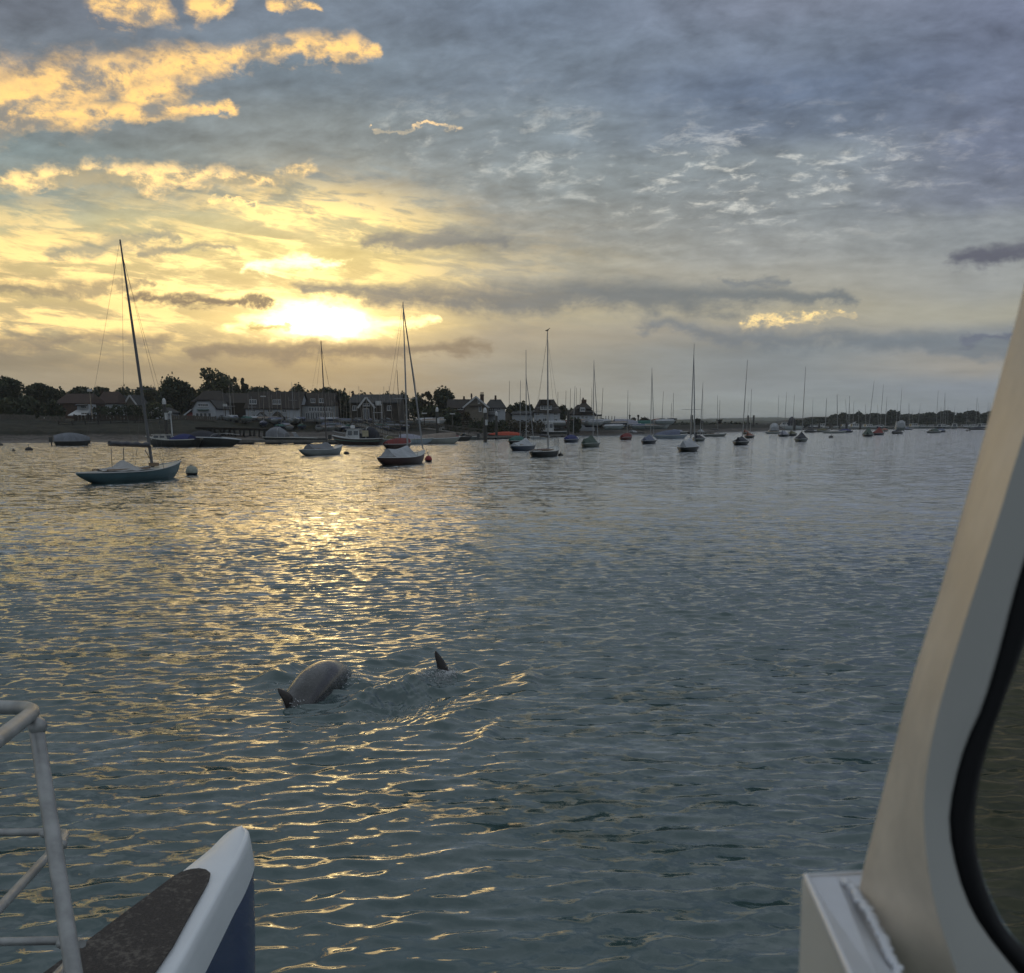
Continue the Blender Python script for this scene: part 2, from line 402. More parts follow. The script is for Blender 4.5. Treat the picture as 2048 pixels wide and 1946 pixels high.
def disturb(X, Y):
    """the swirl of water round the two dolphins"""
    Z = np.zeros_like(X)
    m = (np.abs(X - DOL_A.x - .3) < 5) & (np.abs(Y - DOL_A.y) < 5); x, y = X[m], Y[m]; z = np.zeros_like(x)
    def ridge(p, q, h, w):
        a = np.array([p.x, p.y]); b = np.array([q.x, q.y]); d = b - a; L = np.hypot(*d); d /= L; nn = np.array([-d[1], d[0]])
        t = (x - a[0]) * d[0] + (y - a[1]) * d[1]; u = (x - a[0]) * nn[0] + (y - a[1]) * nn[1]
        u = u + 0.05 * np.sin(t * 5)
        e = np.clip(np.minimum(t / (L * .35), (L - t) / (L * .35)), 0, 1); e = e * e * (3 - 2 * e)
        return h * e * np.exp(-(u / w) ** 2)
    z += ridge(ground(640, 1440), ground(905, 1330), 0.085, 0.15)
    z -= ridge(ground(700, 1452), ground(980, 1345), 0.070, 0.24)
    z += ridge(ground(500, 1372), ground(620, 1330), 0.10, 0.20)
    z += ridge(ground(800, 1480), ground(1010, 1405), 0.05, 0.12)
    z += ridge(ground(900, 1520), ground(1030, 1440), 0.045, 0.10)
    z += ridge(ground(960, 1420), ground(1020, 1390), 0.035, 0.10)
    z += ridge(ground(1040, 1390), ground(1066, 1345), 0.05, 0.10)
    z += ridge(ground(740, 1310), ground(960, 1300), 0.035, 0.20)
    z -= ridge(ground(720, 1338), ground(860, 1320), 0.04, 0.20)
    for c, h, w in ((DOL_A, .05, .38), (DOL_B, .03, .20)):
        r = np.hypot(x - c.x, y - c.y); z += h * np.exp(-(r / w) ** 2) + 0.012 * np.cos(r * 13) * np.exp(-((r - .75) / .5) ** 2)
    # boil
    c = ground(800, 1400); r2 = ((x - c.x) / .45) ** 2 + ((y - c.y) / .8) ** 2
    boil = np.exp(-r2)
    z += boil * 0.006 * (np.sin(x * 47 + 3 * np.sin(y * 13)) + np.sin(y * 31 + x * 19 + 2 * np.sin(x * 23)) + np.sin(x * 71 - y * 43))
    Z[m] = z; return Z
th_f = np.radians(np.arange(-35.5, 35.51, 0.095))
th_c = np.radians(np.concatenate([np.linspace(-180, -35.5, 40)[:-1]])); th_d = np.radians(np.linspace(35.5, 180, 40)[1:])
TH = np.concatenate([th_c, th_f, th_d])
R = [0.3]
while R[-1] < 6500:
    r = R[-1]
    if r < 3.6: d = 0.11
    elif r < 75: d = max(0.0125, r * r / (H * 1025) * 0.40)
    else: d = r * 0.05
    R.append(r + d)
R = np.array(R); DR = np.gradient(R)
TT, RR = np.meshgrid(TH, R); SPC = np.maximum(DR[:, None] * 0.75, RR * 0.0014); SPC = np.where(np.abs(TT) > radians(35.6), SPC + RR * 0.05, SPC)
X = (RR * np.sin(TT)).ravel(); Y = (RR * np.cos(TT)).ravel(); SP_ = SPC.ravel()
near = RR.ravel() < 80
dX = np.zeros_like(X); dY = np.zeros_like(X); Z = np.zeros_like(X)
VAR = np.full_like(X, 0.04); a, b, c, vv = water_height(X[near], Y[near], SP_[near]); VAR[near] = vv; dX[near] = a; dY[near] = b; Z[near] = c
Z[near] += disturb(X[near], Y[near])
far = 1 - np.clip(0.5 / (2.2 * SP_) - 1.0, 0, 1)
foam = np.zeros_like(X)
cA = ground(590, 1412); cB = ground(892, 1352); cC = ground(850, 1358)
for c_, w_, s_ in ((cA, .13, .9), (cB, .16, 1.0), (cC, .22, .75), (ground(700, 1305), .12, .7), (ground(905, 1345), .1, .8)):
    foam += 0.36 * s_ * np.exp(-(((X - c_.x) / w_) ** 2 + ((Y - c_.y) / (w_ * 2.2)) ** 2))
foam = np.clip(foam, 0, 1)
V = np.stack([X + dX, Y + dY, Z], 1); nT, nR = len(TH), len(R)
i0 = (np.arange(nR - 1)[:, None] * nT + np.arange(nT - 1)[None, :]).ravel()
Fq = np.stack([i0, i0 + 1, i0 + nT + 1, i0 + nT], 1)
wm = bpy.data.materials.new('sea_water'); wm.use_nodes = True; E.nt = wm.node_tree; t = wm.node_tree
b_ = t.nodes['Principled BSDF']; b_.inputs['Specular IOR Level'].default_value = 0.0
geo = t.nodes.new('ShaderNodeNewGeometry'); pos = E(geo.outputs['Position'])
def attr(n_):
    q = t.nodes.new('ShaderNodeAttribute'); q.attribute_name = n_; return E(q.outputs['Fac'])
fa, fo, un = attr('far'), attr('foam'), attr('unres')
sp = t.nodes.new('ShaderNodeSeparateXYZ'); E._put(sp.inputs[0], pos); wxp, wyp = E(sp.outputs[0]), E(sp.outputs[1])
crest = vec(wxp * 0.85 - wyp * 0.22, wyp * 1.5 + wxp * 0.3, 0.0)
nb = noise(crest, 7.5, 3, 0.55)
nf = noise(crest, 1.15, 5, 0.66)
nff = noise(vec(wxp * 0.12, wyp * 0.30, 0.0), 0.7, 4, 0.6)
patch = noise(vec(wxp * 0.10, wyp * 0.05, 3.0), 1.0, 3, 0.5)
body = mixc(patch, (0.045, 0.080, 0.078), (0.058, 0.094, 0.090))
fn = noise(pos, 24.0, 6, 0.75)
fm = smooth(fo * 0.75 + fn * 1.5, 1.0, 1.25)
E._put(b_.inputs['Base Color'], mixc(fm, body, (0.55, 0.56, 0.57))); b_.inputs['Roughness'].default_value = 0.8
gl = t.nodes.new('ShaderNodeBsdfGlossy'); gl.inputs['Color'].default_value = (1, 1, 1, 1)
E._put(gl.inputs['Roughness'], fm * 0.5 + 0.022 + un * 0.10)
fr = t.nodes.new('ShaderNodeFresnel'); fr.inputs['IOR'].default_value = 1.72
mx = t.nodes.new('ShaderNodeMixShader'); t.links.new(b_.outputs[0], mx.inputs[1]); t.links.new(gl.outputs[0], mx.inputs[2])
E._put(mx.inputs[0], clamp01(E(fr.outputs[0]) * 1.0) * (1.0 - fm * 0.8))
t.links.new(mx.outputs[0], t.nodes['Material Output'].inputs[0])
bp = t.nodes.new('ShaderNodeBump'); bp.inputs['Strength'].default_value = 1.0; bp.inputs['Distance'].default_value = 1.0
E._put(bp.inputs['Height'],  fm * fn * 0.02)
# waves too short for the mesh: tilt the normal with noise laid out on the sea surface
def cnoise(v, scale, det):
    q = t.nodes.new('ShaderNodeTexNoise'); E._put(q.inputs['Vector'], v); q.inputs['Scale'].default_value = scale
    q.inputs['Detail'].default_value = det; q.inputs['Roughness'].default_value = 0.7
    w = t.nodes.new('ShaderNodeSeparateXYZ'); t.links.new(q.outputs['Color'], w.inputs[0]); return E(w.outputs[0]), E(w.outputs[1])
na, nbb = cnoise(crest, 1.1, 5); amp = un * un * 5.0 * (0.75 + nff * 0.5)
nc, nd = cnoise(crest, 5.0, 4); amp2 = un * un * 5.0
tilt = vec((na - 0.5) * amp * 0.8 + (nc - 0.5) * amp2 * 0.8, (nbb - 0.5) * amp + (nd - 0.5) * amp2, 0.0)
nn = t.nodes.new('ShaderNodeVectorMath'); nn.operation = 'NORMALIZE'; E._put(nn.inputs[0], addc(E(bp.outputs[0]), tilt))
t.links.new(nn.outputs[0], b_.inputs['Normal']); t.links.new(nn.outputs[0], gl.inputs['Normal'])
water = bpy.data.objects.new('water', fast_mesh('water', V, Fq, [wm], True, {'far': far, 'foam': foam, 'unres': np.sqrt(np.sqrt(2 * VAR))})); COL.objects.link(water)
tag(water, kind='structure')

# ------------------------------------------------------------------ land
SH = [(-6000,135),(-3000,138),(0,142),(250,150),(450,168),(700,185),(1000,205),(1100,222),(1200,238),(1300,252),(1420,290),(1540,350),(1570,420),(1600,600),(1700,560),(2048,520),(3500,480),(7000,470)]
def shore(u): return float(np.interp(u, [a for a, b in SH], [b for a, b in SH]))
PROF = {
 0: [(-30,-2),(0,-0.05),(11,0.85),(13,1.45),(32,2.9),(40,3.3),(150,3.9),(500,5),(6000,9)],
 1: [(-30,-2),(0,-0.05),(16,0.55),(20,1.0),(30,1.5),(33,2.75),(60,3.0),(200,3.6),(500,5),(6000,9)],
 2: [(-30,-2),(0,-0.05),(8,0.75),(28,1.7),(45,2.15),(120,1.9),(150,0.6),(230,0.5),(500,3.0),(6000,9)],
 3: [(-30,-2),(0,-0.05),(6,1.0),(30,1.4),(60,2.4),(150,5.0),(500,9),(6000,12)]}
def prof(k, s): return np.interp(s, [a for a, b in PROF[k]], [b for a, b in PROF[k]])
WK = [(-6000,0),(420,0),(560,1),(960,1),(1120,2),(1540,2),(1620,3),(9000,3)]
def gz(u, Y):
    w = float(np.interp(u, [a for a, b in WK], [b for a, b in WK])); k = int(min(w, 2)); f = w - k; s = Y - shore(u)
    return float(prof(k, s) * (1 - f) + prof(min(k + 1, 3), s) * f)
US = np.concatenate([np.linspace(-5000, -200, 60)[:-1], np.arange(-200, 2250, 5.0), np.linspace(2250, 6000, 50)])
SS = np.concatenate([np.arange(-30, 60, 1.0), np.arange(60, 240, 6.0), np.array([240, 300, 400, 500, 700, 1000, 1500, 2200, 3000.])])
GV = np.zeros((len(SS), len(US), 3))
for j, u in enumerate(US):
    D0 = shore(u); w = float(np.interp(u, [a for a, b in WK], [b for a, b in WK])); k = int(min(w, 2)); f = w - k
    z = prof(k, SS) * (1 - f) + prof(min(k + 1, 3), SS) * f
    jit = 1.6 * sin(u * 0.045) + 1.1 * sin(u * 0.13 + 1)
    Yv = D0 + SS + jit * np.clip(1 - np.abs(SS - 8) / 60, 0, 1)
    GV[:, j, 0] = (u - CX) / F * (Yv * CP + (H) * SP); GV[:, j, 1] = Yv; GV[:, j, 2] = z
GV[:, :, 2] += 0.10 * np.sin(GV[:, :, 0] * 0.7 + 2 * np.sin(GV[:, :, 1] * .3)) * np.sin(GV[:, :, 1] * 0.9) * np.clip(SS / 4, 0, 1)[:, None] + 0.05 * RNG.normal(size=GV.shape[:2]) * (SS < 60)[:, None]
nS, nU = len(SS), len(US)
i0 = (np.arange(nS - 1)[:, None] * nU + np.arange(nU - 1)[None, :]).ravel()
gm = bpy.data.materials.new('shore_ground'); gm.use_nodes = True; t = gm.node_tree; E.nt = t; b_ = t.nodes['Principled BSDF']
pos = E(t.nodes.new('ShaderNodeNewGeometry').outputs['Position']); sx = t.nodes.new('ShaderNodeSeparateXYZ'); E._put(sx.inputs[0], pos)
zz_ = E(sx.outputs[2]); g1 = noise(pos, 0.35, 5, 0.65); g2 = noise(vec(E(sx.outputs[0]) * 0.25, E(sx.outputs[1]) * 1.5, 0.0), 0.5, 5, 0.7)
mud = mixc(smooth(g2, 0.38, 0.62), (0.050, 0.042, 0.035), (0.125, 0.108, 0.094)); weed = (0.028, 0.028, 0.014)
mudc = mixc(smooth(g1, 0.5, 0.66) * 0.6, mud, weed)
gr = mixc(smooth(g1, 0.35, 0.65), (0.008, 0.009, 0.004), (0.019, 0.018, 0.008))
hz_ = zz_ + (g1 - 0.5) * 0.8
E._put(b_.inputs['Base Color'], mixc(smooth(zz_, 0.06, 0.16), (0.05, 0.042, 0.034), mixc(smooth(hz_, 0.85, 1.15), mudc, gr)))
b_.inputs['Specular IOR Level'].default_value = 0.3
E._put(b_.inputs['Roughness'], smooth(zz_, 0.0, 0.5) * 0.45 + 0.45)
land = bpy.data.objects.new('ground', fast_mesh('ground', GV.reshape(-1, 3), np.stack([i0, i0 + 1, i0 + nU + 1, i0 + nU], 1), [gm], True)); COL.objects.link(land)
tag(land, kind='structure')

# far hills
def hill(Y, pts, col, name='hills'):
    xs = np.linspace(pts[0][0], pts[-1][0], 220); hy = np.interp(xs, [p[0] for p in pts], [p[1] for p in pts])
    hy = hy - 1.0 * np.abs(np.sin(xs * 0.11) * np.sin(xs * 0.047)) - RNG.uniform(0, .7, len(xs))
    V, n = [], len(xs)
    for row, (dy, fz) in enumerate(((-500, 0.0), (-250, 0.45), (-90, 0.85), (0, 1.0), (200, 0.9), (600, 0.0))):
        for x_, y_ in zip(xs, hy):
            z = z_of(y_, Y); V.append((x_of(x_, Y, z) * (Y + dy) / Y, Y + dy, max(z, 0.5) * fz - (1 - fz) * 1.0))
    i = (np.arange(5)[:, None] * n + np.arange(n - 1)[None, :]).ravel()
    o = bpy.data.objects.new(name, fast_mesh(name, np.array(V), np.stack([i, i + 1, i + n + 1, i + n], 1), [mat('hill_woodland' + str(int(Y)), col, 0.9, var=0.35, vscale=0.02)], True)); COL.objects.link(o)
    tag(o, kind='structure')
hill(2400, [(700, 844), (1100, 843), (1290, 842), (1330, 841), (1420, 838), (1500, 836), (1545, 835), (1600, 837), (1700, 839), (1900, 842), (2100, 843), (2600, 845)], (0.055, 0.068, 0.040))
hill(1150, [(900, 846), (1200, 845), (1300, 844), (1340, 841), (1400, 840.5), (1440, 843), (1500, 841.5), (1560, 842), (1620, 841), (1800, 842), (2100, 844)], (0.040, 0.050, 0.026))

# ------------------------------------------------------------------ trees
LEAF = [mat('leaves_dark', (0.030, 0.040, 0.016), 0.75, var=0.35, vscale=0.6), mat('leaves_olive', (0.048, 0.055, 0.020), 0.75, var=0.35, vscale=0.6),
        mat('leaves_brown', (0.060, 0.050, 0.026), 0.75, var=0.3, vscale=0.6)]
BARK = mat('bark', (0.060, 0.048, 0.036), 0.9)
def crown_mesh(name, lobes, n, size, m, inner=0.35):
    tot = sum(l[3] * l[4] * l[5] for l in lobes) ; P = []
    for cx, cy, cz, rx, ry, rz in lobes:
        k = max(12, int(n * (rx * ry * rz) / tot)); d = RNG.normal(size=(k, 3)); d /= np.linalg.norm(d, axis=1)[:, None]
        r = inner + (1 - inner) * RNG.uniform(0, 1, k) ** 0.45; r *= 1 + 0.22 * (RNG.uniform(0, 1, k) > .86) * RNG.uniform(0, 1, k) + 0.10 * np.sin(d[:, 0] * 7 + d[:, 2] * 9) + 0.06 * RNG.normal(size=k)
        P.append(np.array([cx, cy, cz]) + d * r[:, None] * np.array([rx, ry, rz]))
    P = np.concatenate(P); k = len(P)
    a = RNG.normal(size=(k, 3)); a /= np.linalg.norm(a, axis=1)[:, None]; b = RNG.normal(size=(k, 3)); b -= a * (a * b).sum(1)[:, None]; b /= np.linalg.norm(b, axis=1)[:, None]
    s = size * RNG.uniform(0.6, 1.3, k)[:, None]
    V = np.stack([P - a * s, P - b * s * .7, P + a * s, P + b * s * .7], 1).reshape(-1, 3)
    return fast_mesh(name, V, np.arange(4 * k).reshape(-1, 4), [m], False)
def tree(px, top, wpx, Y, label, kind='round', leaf=0, dens=1.0, cat='tree', group='trees behind the houses', base=None):
    g = gz(px, Y) if base is None else base; zt = z_of(top, Y); h = zt - g; w = wpx / F * Y; x = x_of(px, Y, g)
    root = empty('tree' if cat == 'tree' else cat, (x, Y, g - 0.1), 0, label, cat, group)
    lob = []; r = random.Random(int(px * 7 + top))
    if kind == 'round':
        for i in range(9):
            a = r.uniform(0, 2 * pi); q = r.uniform(.15, .62); zz = r.uniform(.42, .80)
            lob.append((cos(a) * q * w / 2, sin(a) * q * w / 2, h * zz, w * r.uniform(.20, .28), w * r.uniform(.17, .27), h * r.uniform(.15, .20)))
        lob.append((0, 0, h * .62, w * .36, w * .33, h * .38))
    elif kind == 'wide':
        for i in range(13):
            a = r.uniform(0, 2 * pi); q = r.uniform(.2, .85); zz = .84 - .18 * q * q + r.uniform(-.06, .04)
            lob.append((cos(a) * q * w / 2, sin(a) * q * w / 2, h * zz, w * r.uniform(.15, .22), w * .17, h * r.uniform(.11, .15)))
        lob.append((0, 0, h * .72, w * .40, w * .30, h * .22)); lob.append((0, 0, h * .4, w * .42, w * .3, h * .30))
    elif kind == 'tall':
        for i in range(24):
            a = r.uniform(0, 2 * pi); zz = r.uniform(.28, .88); q = r.uniform(.25, .80) * (1.25 - zz * .75)
            lob.append((cos(a) * q * w / 2, sin(a) * q * w / 2, h * zz, w * r.uniform(.13, .21), w * .18, h * r.uniform(.10, .15)))
        lob.append((0, 0, h * .55, w * .34, w * .28, h * .37))
    elif kind == 'cone':
        for i in range(9):
            zz = i / 9; q = (1 - zz) * .5 + .03
            lob.append((r.uniform(-.05, .05) * w, 0, h * (.12 + zz * .82), w * q, w * q, h * .11))
    elif kind == 'sparse':
        for i in range(22):
            a = r.uniform(0, 2 * pi); zz = r.uniform(.35, .93); q = r.uniform(.3, .95) * (1 - abs(zz - .6))
            lob.append((cos(a) * q * w / 2, sin(a) * q * w / 2, h * zz, w * .07, w * .07, h * .05))
    elif kind == 'bush':
        for i in range(10):
            a = r.uniform(0, 2 * pi); q = r.uniform(0, .8)
            lob.append((cos(a) * q * w / 2, sin(a) * q * w / 4, h * r.uniform(.35, .70), w * r.uniform(.14, .24), w * .15, h * r.uniform(.2, .32)))
        lob.append((0, 0, h * .35, w * .46, w * .25, h * .42))
    n = int(min(5200, 150 + w * h * (52 if Y < 400 else 14)) * dens * (0.8 if kind == 'sparse' else 1.6 if kind == 'tall' else 1))
    me = crown_mesh('crown', lob, n, 0.34 if Y < 300 else 0.7, LEAF[leaf], 0.2 if kind != 'sparse' else .0)
    inst('crown', me, root)
    tm = MB(); tr = max(.12, h * .022); tm.tube([(0, 0, 0), (.02 * h, 0, h * .35), (-.01 * h, 0, h * .8)], [tr, tr * .7, tr * .25], 7)
    for i in range(7 if kind in ('sparse', 'tall', 'round', 'wide') else 0):
        a = r.uniform(0, 2 * pi); z0 = h * r.uniform(.25, .6); L = w * r.uniform(.2, .42)
        tm.tube([(0, 0, z0), (cos(a) * L * .5, sin(a) * L * .5, z0 + h * .12), (cos(a) * L, sin(a) * L, z0 + h * .27)], [tr * .5, tr * .3, tr * .1], 5)
    tm.build('trunk', BARK, root)
    return root
TR = [ # px, top, width px, depth, kind, leaf, label
 (23,751,60,232,'wide',0,'broad dark tree at the far left edge of the shore'),
 (86,763,66,240,'wide',0,'low spreading dark tree second from the left on the shore'),
 (8,790,74,215,'bush',1,'dense dark thicket behind the pale fence at the far left'),
 (62,786,72,213,'bush',0,'dense dark thicket between the far left tree and the red roofed house'),
 (112,796,40,206,'bush',0,'dark bushy shrub left of the house with the white porch'),
 (126,775,36,262,'round',0,'small dark treetop above the left end of the brown roof'),
 (168,769,54,268,'wide',0,'dark flat topped tree behind the white topped lamp post'),
 (208,771,46,272,'wide',0,'ragged pine crown above the red roofed house'),
 (256,774,44,262,'round',1,'rounded tree left of the tall leaning mast of the blue yacht'),
 (298,769,52,268,'wide',1,'low dark crown behind the tall mast of the blue yacht'),
 (349,752,66,236,'round',0,'large round dark tree behind the white capped pile and the white gabled house'),
 (318,800,50,230,'bush',1,'dark shrubbery under the round tree beside the small white shed'),
 (380,768,30,262,'round',0,'narrow dark tree between the round tree and the tallest tree'),
 (445,734,100,258,'tall',1,'tallest tree on the shore with a ragged open crown above the white gabled house'),
 (484,752,34,262,'sparse',1,'thin branched tree leaning off the right side of the tallest tree'),
 (516,770,64,270,'wide',0,'dark spreading crown right of the tallest tree'),
 (560,780,40,270,'round',0,'low treetop over the long tiled house'),
 (599,768,42,258,'round',0,'compact round tree above the right end of the long tiled house'),
 (634,776,34,266,'round',0,'small dark crown left of the white covered yacht mast'),
 (662,771,52,262,'wide',0,'broad dark crown behind the white covered yacht mast'),
 (692,772,30,238,'cone',0,'dark conical conifer left of the dark gabled clubhouse'),
 (777,784,36,262,'round',0,'rounded tree behind the roof of the dark gabled clubhouse'),
 (806,785,28,262,'round',0,'small treetop between the two raked masts'),
 (838,790,26,262,'round',1,'small bushy tree right of the red buoy yacht mast'),
 (853,779,32,250,'sparse',2,'sparse see through tree left of the large round tree'),
 (889,773,54,256,'round',0,'large round tree left of the chimneyed house'),
 (872,808,70,240,'bush',1,'olive hedge mass behind the central white capped pile'),
 (905,820,36,214,'bush',0,'dark green shrub with a lamp post in front near the brick house'),
 (932,818,30,226,'bush',2,'brownish shrub at the foot of the brick house'),
 (1022,812,22,300,'round',1,'small pale distant tree right of the white walled house'),
 (1043,802,44,262,'round',0,'round dark tree between the chimneyed house and the dormer house'),
 (1062,808,16,262,'round',0,'narrow tree tight against the left side of the dormer house'),
 (1125,808,24,270,'round',0,'dark narrow tree between the two white walled houses at the yard'),
 (1143,816,16,280,'round',1,'small pale tree left of the steep roofed house'),
 (1150,831,22,236,'bush',0,'round shrub in front of the steep roofed house'),
 (1288,836,18,300,'bush',2,'rounded brown bush on the spit beyond the parked boats'),
 (1398,837,12,330,'bush',0,'dark bush on the spit left of the moored dark yacht'),
]
for (px, top, w, Y, kind, lf, lab) in TR:
    tree(px, top, w, Y, lab, kind, lf, 1.3 if kind == 'bush' else 1.0, cat='bush' if kind == 'bush' else 'tree', group='trees and shrubs along the left shore')
# hedges in front of the houses
def hedge(px0, px1, top, Y, lab, leaf=0, th=2.0):
    g = gz((px0 + px1) / 2, Y) - .2; x0, x1 = x_of(px0, Y, g), x_of(px1, Y, g); zt = z_of(top, Y)
    root = empty('hedge', ((x0 + x1) / 2, Y, g), 0, lab, 'hedge', 'hedges along the left shore'); L = x1 - x0; n = max(3, int(L / 1.6)); lob = []
    for i in range(n):
        lob.append((-L / 2 + (i + .5) * L / n, random.uniform(-.3, .3), (zt - g) * .5, L / n * .8, th * .6, (zt - g) * random.uniform(.44, .54)))
    inst('foliage', crown_mesh('foliage', lob, int(L * (zt - g) * (45 if Y < 400 else 12)), .24 if Y < 400 else .6, LEAF[leaf], .3), root)
    sm_ = MB().tube([(0, 0, 0), (0, 0, (zt - g) * .5)], .08, 5).mesh('stem', BARK)
    for i in range(n): inst('stem', sm_, root, (-L / 2 + (i + .5) * L / n, 0, 0))
hedge(190, 332, 809, 205, 'tall dark clipped hedge below the red roofed house', 0)
hedge(1000, 1085, 838, 222, 'brown green hedge on the bank below the dormer house', 2)
hedge(940, 1015, 838, 210, 'dark hedge under the white walled house', 0)
hedge(1190, 1245, 842, 262, 'low dark hedge right of the steep roofed house', 0, 1.2)
hedge(1345, 1500, 845, 430, 'low dark scrub line on the far mudflat beyond the spit', 0, 3)

# wooded bank on the right
rt = [(1606,838,44),(1640,832,50),(1672,826,34),(1690,823,20),(1717,820,22),(1748,825,26),(1783,818,28),(1812,827,30),(1835,825,40),(1858,821,26),(1875,828,30),(1890,819,24),(1918,823,26),(1941,820,24),(1968,822,30),(1995,820,36),(2030,818,40),(2075,820,44),(1702,827,30),(1733,827,30),(1765,825,30),(1822,828,30),(1848,829,34),(1905,828,30),(1955,827,30),(1655,836,40),(1625,839,36)]
rl = ['rising to the right', 'with a sloping top', 'with a bent crown', 'standing proud', 'with a flat top', 'of low form']
rt.sort(); rw = ['at the left end', 'left of the middle', 'in the middle', 'right of the middle', 'by the window frame']
for i, (px, top, w) in enumerate(rt):
    tree(px, top + 1, w * 1.25, 600 + (i * 37) % 60, 'distant dark tree ' + rl[i % 6] + ' ' + rw[min(4, i // 6)] + ' of the right bank wood', 'bush' if i % 3 else 'wide', 0, 1.6, group='trees of the wood on the right bank')
hedge(1585, 2060, 844, 585, 'continuous dark scrub along the foot of the right bank wood', 0, 5)

# the mass of wood behind the houses
lob = []; 
for px in np.arange(-120, 850, 9):
    Y = 285 + 8 * sin(px); top = 785 + 5 * sin(px * .11) + 3 * sin(px * .37) + (14 if px > 700 else 0) * (px - 700) / 150; g = gz(px, Y); zt = z_of(top, Y); lob.append((x_of(px, Y, 5), Y, (g + zt) / 2, 1.6, 1.6, (zt - g) / 2))
tag(inst('woodland', crown_mesh('woodland', lob, 24000, .42, LEAF[0], .1)), 'dark mass of wood behind the shore houses', None, None, 'stuff')

# ------------------------------------------------------------------ buildings on the left shore
WHITE = mat('white_render', (0.40, 0.42, 0.45), 0.7, var=0.08, vscale=0.5); CREAM = mat('cream_board', (0.15, 0.13, 0.10), 0.7, var=0.1)
TILE = mat('brown_roof_tiles', (0.020, 0.014, 0.010), 0.85, var=0.3, vscale=1.2, bump=0.03, bscale=6); TILER = mat('red_roof_tiles', (0.036, 0.017, 0.011), 0.85, var=0.3, vscale=1.2)
SLATE = mat('slate_roof', (0.011, 0.010, 0.009), 0.7, var=0.25, vscale=1.0); BRICK = mat('brick_wall', (0.075, 0.045, 0.032), 0.9, var=0.25, vscale=2)
GLASS = mat('window_glass', (0.05, 0.06, 0.07), 0.12, var=0.1, spec=0.8); TRIM = mat('white_trim', (0.50, 0.50, 0.50), 0.6, var=0.05)
TIMBER = mat('weathered_timber', (0.045, 0.036, 0.027), 0.9, var=0.35, vscale=2); DARKT = mat('dark_wet_timber', (0.022, 0.020, 0.016), 0.7, var=0.3); GREYT = mat('grey_timber', (0.10, 0.090, 0.075), 0.85, var=0.25)
TILEH = mat('hung_tiles', (0.028, 0.018, 0.012), 0.85, var=0.3, vscale=1.5)
def wb(mb, name, m, root):
    b = root.location; o = bpy.data.objects.new(name, mb.mesh(name, m, Matrix.Translation(-Vector(b)))); COL.objects.link(o); o.parent = root; return o
def wsub(mb, name, m, par, root):
    o = bpy.data.objects.new(name, mb.mesh(name, m, Matrix.Translation(-Vector(root.location)))); COL.objects.link(o); o.parent = par; return o
